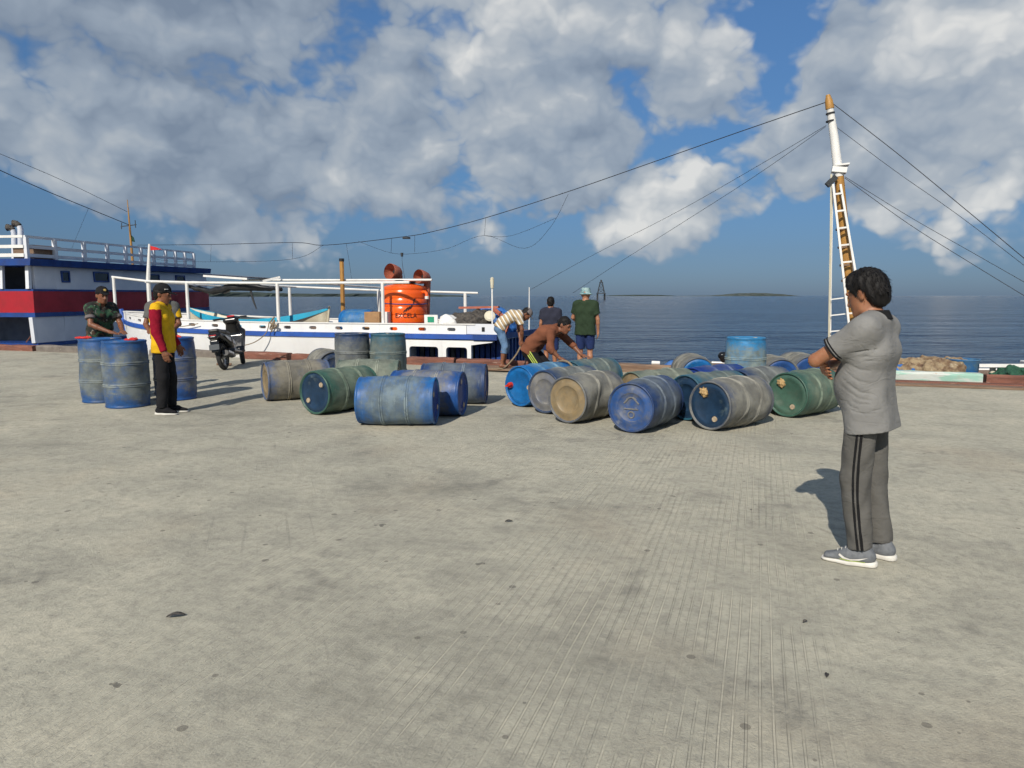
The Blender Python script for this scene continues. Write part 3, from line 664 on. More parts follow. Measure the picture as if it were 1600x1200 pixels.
# dinghy on deck
dg = empty('dinghy', bw(-8.0, BV + .95, sheer(-8) + .06), QRZ, 'small cream dinghy with turquoise inside lying on the white boat deck', 'dinghy')
def dinghy():
    L, Wd = 4.6, .46; n, k_ = 24, 8; vs = []; fs = []
    def sec(t, inset=0.0):
        x = (t - .5) * (L - inset); wv = (Wd - inset) * (1 - abs(2 * t - 1) ** 2.4) + .012; top = .20 + .30 * abs(2 * t - 1) ** 1.9; return x, wv, top
    for i in range(n + 1):
        x, wv, top = sec(i / n); keel = .01 + .10 * abs(2 * i / n - 1) ** 3
        for j in range(2 * k_ + 1):
            a = j / (2 * k_) * 2 - 1; z = keel + (top - keel) * abs(a) ** 1.6; vs.append((x, wv * math.copysign(abs(a) ** .55, a), z))
    w_ = 2 * k_ + 1
    for i in range(n):
        for j in range(w_ - 1): fs.append([i * w_ + j, i * w_ + j + 1, (i + 1) * w_ + j + 1, (i + 1) * w_ + j])
    mm = MB(); mm.add(vs, fs); o = mm.build('hull', M['cream'], dg, smooth=True); sol = o.modifiers.new('thick', 'SOLIDIFY'); sol.thickness = .02
    for s in (-1, 1):
        vs = []; fs = []
        for i in range(n + 1):
            x, wv, top = sec(i / n); bnd = .15 * (1 - abs(2 * i / n - 1) ** 3) + .035
            for (dy, z) in ((.012, top + .012), (.016, top - bnd), (-.012, top - bnd + .01), (-.025, top + .012)): vs.append((x, s * (wv + dy), z))
        for i in range(n):
            for j in range(4): fs.append([i * 4 + j, i * 4 + (j + 1) % 4, (i + 1) * 4 + (j + 1) % 4, (i + 1) * 4 + j])
        fs += [[3, 2, 1, 0], [n * 4 + j for j in range(4)]]
        one(lambda m: m.add(vs, fs), 'top_strake', M['turq'], dg)
    for t in (.3, .5, .7):
        x, wv, top = sec(t); one(lambda m: m.box((x, 0, top - .08), (.16, 2 * wv - .06, .025)), 'thwart', M['turq'], dg)
    for s in (-1, 1): one(lambda m: m.tube([(s * L / 2 * .985, 0, .12), (s * L / 2, 0, .36), (s * L / 2 * 1.012, 0, .56)], [.03, .03, .026], 6), 'stem', M['cream'], dg)
dinghy()

# ------------------------------------------------------------------ plastic drums
def drum_mat(name, base, dust, amount, seed, hi=None):
    m, b, p = new_mat(name)
    tc = b.n('ShaderNodeTexCoord'); v = b.vm('ADD', tc.outputs['Object'], (seed * 3.7, seed * 1.9, 0))
    sp_ = b.n('ShaderNodeSeparateXYZ'); b.put(sp_.inputs[0], tc.outputs['Object'])
    big = b.noise(b.vm('MULTIPLY', v, (1, 1, .55)), 2.6, 7, 0.66, 0.6); mid = b.noise(b.vm('MULTIPLY', v, (1, 1, 2.2)), 9.0, 6, 0.68); fin = b.noise(v, 55.0, 4, 0.65)
    band = b.m('SUBTRACT', 1.0, b.m('ABSOLUTE', b.m('MULTIPLY_ADD', sp_.outputs[2], 2 / .93, -1.0)))     # dust keeps to the middle, ends stay bare
    f = b.m('ADD', b.m('MULTIPLY', big, 0.62), b.m('ADD', b.m('MULTIPLY', mid, 0.38), b.m('MULTIPLY', b.ss(band, 0.04, 0.55), 0.22)))
    fac = b.ss(f, 0.70 - amount * 0.42, 0.98 - amount * 0.30)
    c0 = b.mix(b.ss(mid, 0.3, 0.7), base, tuple(x * 0.62 for x in base))
    if hi: c0 = b.mix(b.ss(b.noise(v, 2.2, 3, 0.5), .5, .65), c0, hi)
    c1 = b.mix(b.ss(b.noise(v, 5.5, 5, 0.6, 0.3), 0.35, 0.65), dust, tuple(x * 0.58 for x in dust))
    c = b.mix(b.m('MULTIPLY', fac, 0.86), c0, c1)
    scr = b.ss(b.noise(b.vm('MULTIPLY', v, (1.2, 1.2, 16.0)), 4.0, 4, 0.6), 0.62, 0.75); c = b.mix(b.m('MULTIPLY', scr, 0.30), c, tuple(min(1, x * 1.5 + .05) for x in dust))
    sp2 = b.ss(fin, 0.58, 0.75); c = b.mix(b.m('MULTIPLY', sp2, 0.28), c, tuple(x * 0.45 for x in dust))
    cxy = b.n('ShaderNodeCombineXYZ'); b.put(cxy.inputs[0], sp_.outputs[0]); b.put(cxy.inputs[1], sp_.outputs[1]); rad_ = b.vm('LENGTH', cxy.outputs[0], out=1)
    worn = b.m('MULTIPLY', b.ss(rad_, 0.2955, 0.3015), b.ss(b.noise(v, 16, 4, .6), .30, .55)); c = b.mix(b.m('MULTIPLY', worn, 0.55), c, tuple(min(1, x * 1.35 + .04) for x in dust))
    b.put(p.inputs['Base Color'], c); b.put(p.inputs['Roughness'], b.m('MULTIPLY_ADD', fac, 0.36, 0.42)); p.inputs['Specular IOR Level'].default_value = 0.4
    bn = b.n('ShaderNodeBump'); bn.inputs['Strength'].default_value = 0.6; bn.inputs['Distance'].default_value = 0.004
    b.put(bn.inputs['Height'], b.m('ADD', mid, b.m('MULTIPLY', fin, 0.4))); b.put(p.inputs['Normal'], bn.outputs[0])
    return m
DL, DR, DB = 0.92, 0.279, 0.293       # length, end radius, belly radius
BLUE, DEEP, BRIGHT, TEAL, GREEN_, GREY = (.016, .075, .26), (.014, .045, .15), (.010, .14, .40), (.025, .11, .17), (.045, .115, .085), (.17, .165, .145)
DUST, DUSTG, DUSTB = (.26, .25, .205), (.17, .19, .16), (.30, .25, .165)
DM = {
    'blue': drum_mat('drum_blue', BLUE, DUST, .42, 1), 'blue2': drum_mat('drum_blue_worn', (.018, .11, .33), (.17, .215, .22), .60, 2, hi=(.02, .16, .40)), 'deep': drum_mat('drum_deep', DEEP, (.16, .19, .21), .64, 3),
    'bright': drum_mat('drum_bright', BRIGHT, (.17, .30, .36), .34, 4), 'teal': drum_mat('drum_teal', TEAL, DUSTG, .62, 5), 'green': drum_mat('drum_green', GREEN_, (.17, .21, .155), .60, 6),
    'grey': drum_mat('drum_grey', (.05, .07, .12), DUST, .95, 7), 'olive': drum_mat('drum_olive', (.035, .085, .22), (.24, .215, .15), .85, 8), 'stand': drum_mat('drum_stand', (.018, .085, .26), (.19, .21, .18), .54, 9),
    'dusk': drum_mat('drum_dusk', (.018, .045, .12), (.20, .21, .19), .72, 10), 'sky': drum_mat('drum_sky', (.03, .22, .46), (.27, .30, .24), .56, 11), 'navyd': drum_mat('drum_navy', (.012, .04, .22), (.12, .15, .2), .2, 12),
    'headtan': drum_mat('head_tan', (.26, .19, .10), (.34, .30, .22), .7, 13), 'headgrey': drum_mat('head_grey', (.12, .13, .16), (.32, .30, .25), .85, 14), 'palegreen': drum_mat('drum_palegreen', (.07, .12, .10), (.23, .25, .20), .9, 15),
    'headgreen': drum_mat('head_green', (.06, .13, .095), (.20, .25, .19), .6, 16), 'headmark': drum_mat('head_mark', (.020, .075, .24), (.30, .285, .225), .72, 17), 'darkhead': drum_mat('head_dark', (.014, .04, .085), (.09, .13, .12), .35, 18)}
M['rag'] = pmat('tan_rag', (.52, .36, .17), (.30, .18, .07), 40, .9, .004, 60); M['redcap'] = pmat('red_cap', (.65, .04, .02), None, 8, .4); M['bung'] = pmat('pale_bung', (.46, .38, .27), (.3, .22, .15), 30, .7)
M['darkrib'] = pmat('rim_dark', (.012, .018, .03), None, 8, .6)

def drum(label, mat, near='top', head=None, lying=None, pos=(0, 0), seed=0, dent=.004, wob=0.0, bungs=('bung', 'bung'), roll=0.0, group='loose lying drums', tilt=0.0, bare_top=False, rim=None):
    """near: which end shows at the near side when it lies. lying: compass angle of the axis (degrees from straight ahead), or None = standing"""
    rr = random.Random(seed); ph = [rr.uniform(0, 6.28) for _ in range(8)]
    root = empty('plastic_drum', (0, 0, 0), 0, label, 'drum', group)
    if lying is None: root.location = (pos[0], pos[1], 0); root.rotation_euler = (0, 0, roll)
    else:
        a = R(lying); z = Vector((math.sin(a), math.cos(a), 0)); x = Vector((0, 0, 1)); y = z.cross(x)
        Mx = Matrix((x, y, z)).transposed() @ Matrix.Rotation(roll, 3, 'Z')
        root.matrix_world = Matrix.Translation((pos[0], pos[1], DB - .004)) @ Mx.to_4x4()
    prof = [(.250, .024), (.258, .020), (.263, .003), (.270, 0), (.277, .002), (DR + .003, .010), (DR + .003, .022), (DR - .004, .032), (DR - .003, .05)]
    def rib(z): return [(0, z - .032), (.0, z - .024), (.009, z - .016), (.010, z - .008), (.001, z), (.010, z + .008), (.009, z + .016), (.0, z + .024), (0, z + .032)]
    zs_ = [.08, .12, .16, .20, .24]; mid_ = []
    for z in zs_: mid_.append((0, z))
    mid_ += rib(.31) + [(0, z) for z in (.38, .42, .46, .50, .54)] + rib(.61) + [(0, z) for z in (.68, .72, .76, .80, .84)]
    for dr, z in mid_:
        t = (z - .05) / (DL - .10); prof.append((DR + (DB - DR) * math.sin(math.pi * max(0, min(1, t))) ** .55 + dr, z))
    prof += [(r, DL - z) for r, z in prof[8::-1]] if False else [(r, DL - z) for r, z in [(DR - .003, .05), (DR - .004, .032), (DR + .003, .022), (DR + .003, .010), (.277, .002), (.270, 0), (.263, .003), (.258, .020), (.250, .024)]]
    def warp(r, z, t):
        w_ = math.sin(math.pi * max(0, min(1, (z - .04) / (DL - .08))))
        if w_ <= 0: return r, z
        d = dent * (math.sin(2 * t + ph[0] + 4 * z) + .7 * math.sin(3 * t + ph[1] - 7 * z) + .5 * math.sin(5 * t + ph[2] + 11 * z))
        d -= dent * 2.2 * math.exp(-((z - .45 - .15 * math.sin(ph[3])) / .16) ** 2) * max(0, math.cos(t - ph[4])) ** 4
        return r + min(d * w_, .004), z + wob * w_ * math.sin(t * 2 + ph[5]) * math.sin(math.pi * z / DL)
    one(lambda m: m.lathe(prof, 56, fn=warp), 'body', mat, root, smooth=True, sharp=60)
    hm_ = head if head else mat
    def head_top(z, s, mt, kind):
        P = [(.0, .018), (.19, .018), (.196, .013), (.235, .013), (.245, .020), (.256, .021)] if kind == 'top' else [(0, .030), (.10, .030), (.155, .024), (.165, .014), (.205, .013), (.215, .020), (.256, .021)]
        h_ = one(lambda m: m.lathe([(r, z + s * q) for r, q in P], 48), 'drum_head', mt, root, smooth=True, sharp=40)
        zf = z + s * .018
        if kind == 'top':
            for i, bk in enumerate(bungs):
                if not bk: continue
                ang = .35 + math.pi * i; c = Vector((.165 * math.cos(ang), .165 * math.sin(ang), zf)); o_ = Vector((0, 0, -s))
                one(lambda m: m.lathe([(.052, -.001), (.050, .006), (.040, .008), (.036, .003)], 18, c, Matrix(((1, 0, 0), (0, 1, 0), (0, 0, -s)))), 'bung_collar', mt, h_, smooth=True)
                if bk == 'rag':
                    vs = []; r2 = random.Random(seed + i); fs = []
                    bm = bmesh.new(); bmesh.ops.create_icosphere(bm, subdivisions=3, radius=1.0)
                    for q in bm.verts:
                        k_ = 1 + .35 * math.sin(q.co.x * 6 + i) * math.sin(q.co.y * 7) + r2.uniform(-.12, .12); q.co = Vector((q.co.x * .058 * k_, q.co.y * .05 * k_, q.co.z * .03 * k_))
                    bm.verts.index_update(); vs = [q.co + c + o_ * .014 for q in bm.verts]; fs = [[e.index for e in f_.verts] for f_ in bm.faces]; bm.free()
                    mesh_obj('rag', vs, fs, M['rag'], h_, True)
                elif bk == 'red': one(lambda m: (m.cyl(c - o_ * .002, c + o_ * .05, .042, .036, 14), m.cyl(c + o_ * .05, c + o_ * .075, .022, .02, 10), m.box(c + o_ * .06, (.10, .025, .03))), 'tap', M['redcap'], h_)
                else: one(lambda m: m.cyl(c - o_ * .002, c + o_ * .013, .034, .030, 16), 'bung', M[bk], h_)
        elif kind == 'mark':     # raised moulding on the drum's foot
            def arc(rad, a0, a1, cx=0, cy=0): return [(cx + rad * math.cos(a0 + (a1 - a0) * i / 12), cy + rad * math.sin(a0 + (a1 - a0) * i / 12), z + s * .026) for i in range(13)]
            for pth in (arc(.165, 2.5, 3.9), arc(.165, -.6, .7), arc(.075, -.9, .9, .035, 0), arc(.035, 0, 6.28, -.085, 0), [(-.02, -.085, z + s * .027), (-.02, .085, z + s * .027)], [(.04, -.09, z + s * .027), (.09, -.04, z + s * .027)], [(.04, .09, z + s * .027), (.10, .03, z + s * .027)]):
                one(lambda m: m.tube(pth, .010, 6), 'moulding', DM['headgrey'], h_, smooth=True)
        return h_
    kinds = {'top': ('top', 'foot'), 'foot': ('foot', 'top'), 'mark': ('mark', 'top')}[near]
    if lying is None:
        head_top(DL, -1, hm_, 'top'); head_top(0, 1, hm_, 'foot')
    else:
        head_top(0, 1, hm_, kinds[0]); head_top(DL, -1, mat if rim is None else rim, kinds[1])
    return root

G1, G2, G3 = 'standing drums at the left', 'drums in the middle group', 'drums in the right group'
# left: three standing
drum('worn blue drum standing furthest left, under the red rag', DM['stand'], pos=(-5.98, 10.30), seed=1, group=G1, head=DM['blue2'])
drum('dusty blue drum standing nearest, in front of the man in camouflage', DM['stand'], pos=(-5.37, 9.82), seed=2, group=G1, roll=1.0, head=DM['blue2'])
drum('clean dark blue drum standing behind the man in the yellow shirt', DM['blue'], pos=(-5.02, 10.52), seed=3, group=G1, roll=2.0)
# middle group
drum('muddy olive drum with tan end, lying furthest left of the middle group', DM['olive'], 'foot', DM['headtan'], 60, (-3.62, 10.30), 4, group=G2)
drum('dark green drum with two bungs on its stained end, lying in the middle group', DM['green'], 'top', DM['darkhead'], 33, (-2.55, 9.05), 5, group=G2, bungs=('bung', 'bung'), roll=.5, dent=.006)
drum('pale green dusty drum lying sideways before two standing drums', DM['palegreen'], 'foot', None, 88, (-2.62, 10.66), 6, group=G2)
drum('blue drum with dusty grey bands, standing left of the dark teal one', DM['dusk'], pos=(-2.64, 11.72), seed=7, group=G2, roll=.4)
drum('dark teal drum standing right of the banded blue one', DM['teal'], pos=(-2.03, 11.62), seed=8, group=G2, roll=1.4)
drum('patchy bright blue drum lying sideways at the front of the middle group', DM['blue2'], 'foot', None, 93, (-1.82, 8.42), 9, group=G2, roll=.6, dent=.005, rim=DM['navyd'])
drum('blue drum lying sideways, second behind the patchy bright blue one', DM['blue'], 'foot', None, 100, (-1.53, 9.16), 10, group=G2, rim=DM['navyd'])
drum('dark blue drum lying sideways, furthest back of three in a row', DM['deep'], 'foot', None, 94, (-1.28, 10.12), 11, group=G2, rim=DM['navyd'])
drum('pale grey dusty drum lying alone near the kerb', DM['grey'], 'foot', DM['dusk'], -28, (-3.10, 12.3), 12, group=G2)
# right group
drum('bright blue drum with a red tap on its end', DM['bright'], 'top', DM['bright'], 44, (.10, 9.72), 20, group=G3, bungs=('bung', 'red'), roll=1.25)
drum('grey-ended drum lying between the red-tapped and the tan-ended drums', DM['dusk'], 'foot', DM['headgrey'], 44, (.41, 9.14), 21, group=G3, dent=.005)
drum('drum with a cracked tan end and bent ribs', DM['grey'], 'foot', DM['headtan'], 40, (.655, 8.43), 22, group=G3, dent=.014, wob=.075)
drum('blue drum with raised moulding like a face on its end', DM['deep'], 'mark', DM['headmark'], 34, (1.32, 7.83), 23, group=G3, roll=0)
drum('dented blue drum with a rag-stuffed bung, lying at the front', DM['grey'], 'top', DM['darkhead'], 50, (2.24, 7.98), 24, group=G3, bungs=('bung', 'rag'), roll=2.35, dent=.015, wob=.08)
drum('green drum with a rag-stuffed bung beside the man in grey', DM['green'], 'top', DM['headgreen'], 52, (3.46, 8.86), 25, group=G3, bungs=('bung', 'rag'), roll=2.3)
drum('striped grey-green drum with brown end behind the face-marked drum', DM['palegreen'], 'foot', DM['headtan'], 60, (1.52, 8.98), 26, group=G3)
drum('teal-grey drum lying just behind the dented one, dark end', DM['teal'], 'foot', DM['darkhead'], 55, (2.12, 8.62), 27, group=G3)
drum('ribbed blue-grey drum behind the green one', DM['dusk'], 'foot', DM['darkhead'], 53, (2.93, 9.18), 28, group=G3)
drum('deep navy drum lying low in the back row', DM['navyd'], 'top', DM['navyd'], 55, (2.42, 9.50), 29, group=G3, bungs=(None, None))
drum('pale-sided drum with a blue end, leftmost at the back by the black outboard', DM['grey'], 'top', DM['bright'], 3, (2.93, 11.08), 30, group=G3, bungs=(None, None))
drum('sky blue drum standing upright at the back of the right group', DM['sky'], pos=(3.48, 10.55), seed=31, group=G3)
drum('dusty drum with a royal blue end right of the upright sky blue one', DM['grey'], 'top', DM['blue'], 3, (4.14, 10.82), 32, group=G3, bungs=(None, None))
drum('dusty drum with a blue end, rightmost at the back, behind the elbow', DM['grey'], 'top', DM['blue'], 2, (4.80, 11.35), 33, group=G3, bungs=(None, None))
drum('teal drum lying under the hand of the man in brown', DM['teal'], 'foot', None, 46, (.86, 10.44), 34, group=G3)

# ------------------------------------------------------------------ people: smooth implicit bodies meshed with surface nets
CORN = [(i, j, k_) for i in (0, 1) for j in (0, 1) for k_ in (0, 1)]
EDG = [(a, b) for a in range(8) for b in range(a + 1, 8) if sum(abs(CORN[a][q] - CORN[b][q]) for q in range(3)) == 1]
class SDF:
    def __init__(s, lo, hi, h):
        s.lo = np.array(lo, np.float32); s.h = h
        s.n = [int(math.ceil((hi[i] - lo[i]) / h)) + 1 for i in range(3)]
        s.ax = [(s.lo[i] + np.arange(s.n[i]) * h).astype(np.float32) for i in range(3)]
        s.S = np.full(s.n, 0.12, np.float32)
    def sub(s, lo, hi):
        sl = []
        for i in range(3):
            a = max(0, int((lo[i] - s.lo[i]) / s.h)); b = min(s.n[i], int((hi[i] - s.lo[i]) / s.h) + 2)
            if b <= a: return None, None
            sl.append(slice(a, b))
        sl = tuple(sl)
        P = np.stack(np.meshgrid(s.ax[0][sl[0]], s.ax[1][sl[1]], s.ax[2][sl[2]], indexing='ij'), -1)
        return sl, P
    def put(s, sl, d, k_, op):
        A = s.S[sl]
        if op == 'u':
            if k_ > 0:
                hh = np.clip(.5 + .5 * (A - d) / k_, 0, 1); s.S[sl] = A * (1 - hh) + d * hh - k_ * hh * (1 - hh)
            else: s.S[sl] = np.minimum(A, d)
        else: s.S[sl] = np.maximum(A, -d)
    def cap(s, a, b, ra, rb=None, k=.02, w=None, sa=0., sb=None, cut=(0, 0), op='u', ext=0.0):
        """tapered capsule a-b; w/sa/sb widen it along w; cut flattens an end"""
        a = np.array(a, float); b = np.array(b, float); rb = ra if rb is None else rb; sb = sa if sb is None else sb
        m = max(ra, rb) + .05 + k; ww = np.abs(np.array(w, float)) * max(sa, sb) if w is not None else 0
        sl, P = s.sub(np.minimum(a, b) - m - ww, np.maximum(a, b) + m + ww)
        if sl is None: return s
        ab = b - a; L2 = float(ab @ ab) + 1e-12; q = P - a.astype(np.float32); t0 = (q @ ab.astype(np.float32)) / L2; t = np.clip(t0, 0, 1)
        r_ = q - t[..., None] * ab.astype(np.float32)
        if w is not None:
            wv = np.array(w, float); wv = (wv / np.linalg.norm(wv)).astype(np.float32); c = r_ @ wv; hs = sa + (sb - sa) * t; r_ = r_ - np.clip(c, -hs, hs)[..., None] * wv
        d = np.sqrt((r_ ** 2).sum(-1)) - (ra + (rb - ra) * t); L = math.sqrt(L2)
        if cut[0]: d = np.maximum(d, -t0 * L)
        if cut[1]: d = np.maximum(d, (t0 - 1) * L)
        s.put(sl, d, k, op); return s
    def ell(s, c, r, X=(1, 0, 0), Y=(0, 1, 0), k=.02, op='u'):
        c = np.array(c, float); X = np.array(X, float); X /= np.linalg.norm(X); Y = np.array(Y, float); Y -= X * (X @ Y); Y /= np.linalg.norm(Y); Z = np.cross(X, Y)
        m = max(r) + .05; sl, P = s.sub(c - m, c + m)
        if sl is None: return s
        q = (P - c.astype(np.float32)) @ np.stack([X, Y, Z], -1).astype(np.float32); rr = np.array(r, np.float32)
        k0 = np.sqrt(((q / rr) ** 2).sum(-1)); k1 = np.sqrt(((q / rr ** 2) ** 2).sum(-1)) + 1e-6
        s.put(sl, k0 * (k0 - 1) / k1, k, op); return s
    def grid(s): return np.stack(np.meshgrid(*s.ax, indexing='ij'), -1)
    def clip(s, p, n):
        n = np.array(n, np.float32); n /= np.linalg.norm(n); s.S = np.maximum(s.S, (s.grid() - np.array(p, np.float32)) @ n); return s
    def disp(s, f): s.S = s.S + f(s.grid()).astype(np.float32); return s
    def mesh(s):
        S = s.S; sg = S < 0; n = S.shape; c = [sg[i:n[0] - 1 + i, j:n[1] - 1 + j, k_:n[2] - 1 + k_] for i, j, k_ in CORN]
        an = np.logical_or.reduce(c); al = np.logical_and.reduce(c); act = an & ~al; idx = np.argwhere(act)
        V = np.stack([S[idx[:, 0] + i, idx[:, 1] + j, idx[:, 2] + k_] for i, j, k_ in CORN], -1); acc = np.zeros((len(idx), 3)); cnt = np.zeros(len(idx)); C = np.array(CORN, float)
        for a, b in EDG:
            va, vb = V[:, a], V[:, b]; x = (va < 0) != (vb < 0); t = np.where(x, va / np.where(x, va - vb, 1), 0)
            acc += np.where(x[:, None], C[a] + (C[b] - C[a]) * t[:, None], 0); cnt += x
        vs = s.lo + (idx + acc / np.maximum(cnt, 1)[:, None]) * s.h
        ids = np.full(act.shape, -1, np.int64); ids[act] = np.arange(len(idx)); fs = []
        for ax in range(3):
            o = [q for q in range(3) if q != ax]; s0 = np.take(sg, range(n[ax] - 1), ax); s1 = np.take(sg, range(1, n[ax]), ax); e = np.argwhere(s0 != s1)
            e = e[(e[:, o[0]] > 0) & (e[:, o[1]] > 0) & (e[:, o[0]] < n[o[0]] - 1) & (e[:, o[1]] < n[o[1]] - 1)]
            qs = []
            for d0, d1 in ((-1, -1), (0, -1), (0, 0), (-1, 0)):
                z = e.copy(); z[:, o[0]] += d0; z[:, o[1]] += d1; qs.append(ids[z[:, 0], z[:, 1], z[:, 2]])
            Q = np.stack(qs, -1); fl = s0[e[:, 0], e[:, 1], e[:, 2]]
            if ax == 1: fl = ~fl
            Q[~fl] = Q[~fl][:, ::-1]; fs.append(Q)
        return vs, np.concatenate(fs)
    def build(s, name, mat, parent=None, smooth=True, relax=1):
        vs, fs = s.mesh(); me = bpy.data.meshes.new(name)
        for _ in range(relax):       # one gentle Laplacian pass takes the grid steps out
            acc = np.zeros_like(vs); cn = np.zeros(len(vs))
            for a in range(4):
                b = (a + 1) % 4; np.add.at(acc, fs[:, a], vs[fs[:, b]]); np.add.at(acc, fs[:, b], vs[fs[:, a]]); np.add.at(cn, fs[:, a], 1); np.add.at(cn, fs[:, b], 1)
            vs = vs * .5 + .5 * acc / np.maximum(cn, 1)[:, None]
        me.from_pydata(vs.tolist(), [], fs.tolist()); me.polygons.foreach_set('use_smooth', [smooth] * len(me.polygons)); me.update(); me.materials.append(mat)
        o = bpy.data.objects.new(name, me); col.objects.link(o)
        if parent: o.parent = parent
        return o
V3 = lambda *a: np.array(a, float)
def nrm(a): a = np.array(a, float); return a / np.linalg.norm(a)

def stand(**kw):
    J = dict(pelvis=V3(0, 0, .93), waist=V3(0, .0, 1.06), chest=V3(0, .0, 1.25), neck=V3(0, -.015, 1.415), head=V3(0, .025, 1.545), hf=V3(0, 1, 0), hu=V3(0, 0, 1), wh=V3(1, 0, 0), wc=V3(1, 0, 0),
             sh=[V3(-.172, -.01, 1.365), V3(.172, -.01, 1.365)], el=[V3(-.215, -.03, 1.09), V3(.215, -.03, 1.09)], wr=[V3(-.225, .06, .85), V3(.225, .06, .85)], hd=[V3(.05, .25, -1), V3(-.05, .25, -1)], hn=[V3(1, 0, 0), V3(-1, 0, 0)],
             hip=[V3(-.088, 0, .90), V3(.088, 0, .90)], kn=[V3(-.095, .015, .49), V3(.095, .015, .49)], an=[V3(-.10, -.03, .085), V3(.10, -.03, .085)], fd=[V3(-.12, 1, 0), V3(.12, 1, 0)], curl=.5, fat=1.0, belly=0.0)
    J.update(kw); return J
def shift(J, dz):
    for k_ in ('pelvis', 'waist', 'chest', 'neck', 'head'): J[k_] = J[k_] + V3(0, 0, dz)
    return J
def bounds(pts, m): P = np.array(pts); return P.min(0) - m, P.max(0) + m
def hand(s, wr, d, n, side, curl):
    """palm with five bent fingers; d = towards the fingers, n = out of the palm, side +1 thumb on x = d x n"""
    d = nrm(d); n = np.array(n, float); n = nrm(n - d * (d @ n)); x = np.cross(d, n) * side
    s.cap(wr, wr + d * .045, .024, .026, .015, x, .006, .016)
    s.cap(wr + d * .035, wr + d * .085, .015, .013, .012, x, .024, .030)
    for i, (o, L) in enumerate(((.031, .070), (.011, .080), (-.010, .074), (-.030, .058))):
        b = wr + d * .088 + x * o; p = b; a = curl * .5
        for sgm, fr in enumerate((.42, .32, .26)):
            dd = d * math.cos(a) + n * math.sin(a); q = p + dd * L * fr; s.cap(p, q, .0098 - .001 * sgm, .0090 - .001 * sgm, .004); p = q; a += curl * .75
    b = wr + d * .03 + x * .03; q = b + nrm(d * .7 + x * .75 + n * .25) * .042; s.cap(b, q, .013, .0115, .01); s.cap(q, q + nrm(d * 1 + x * .15 + n * .3) * .032, .0108, .009, .005)

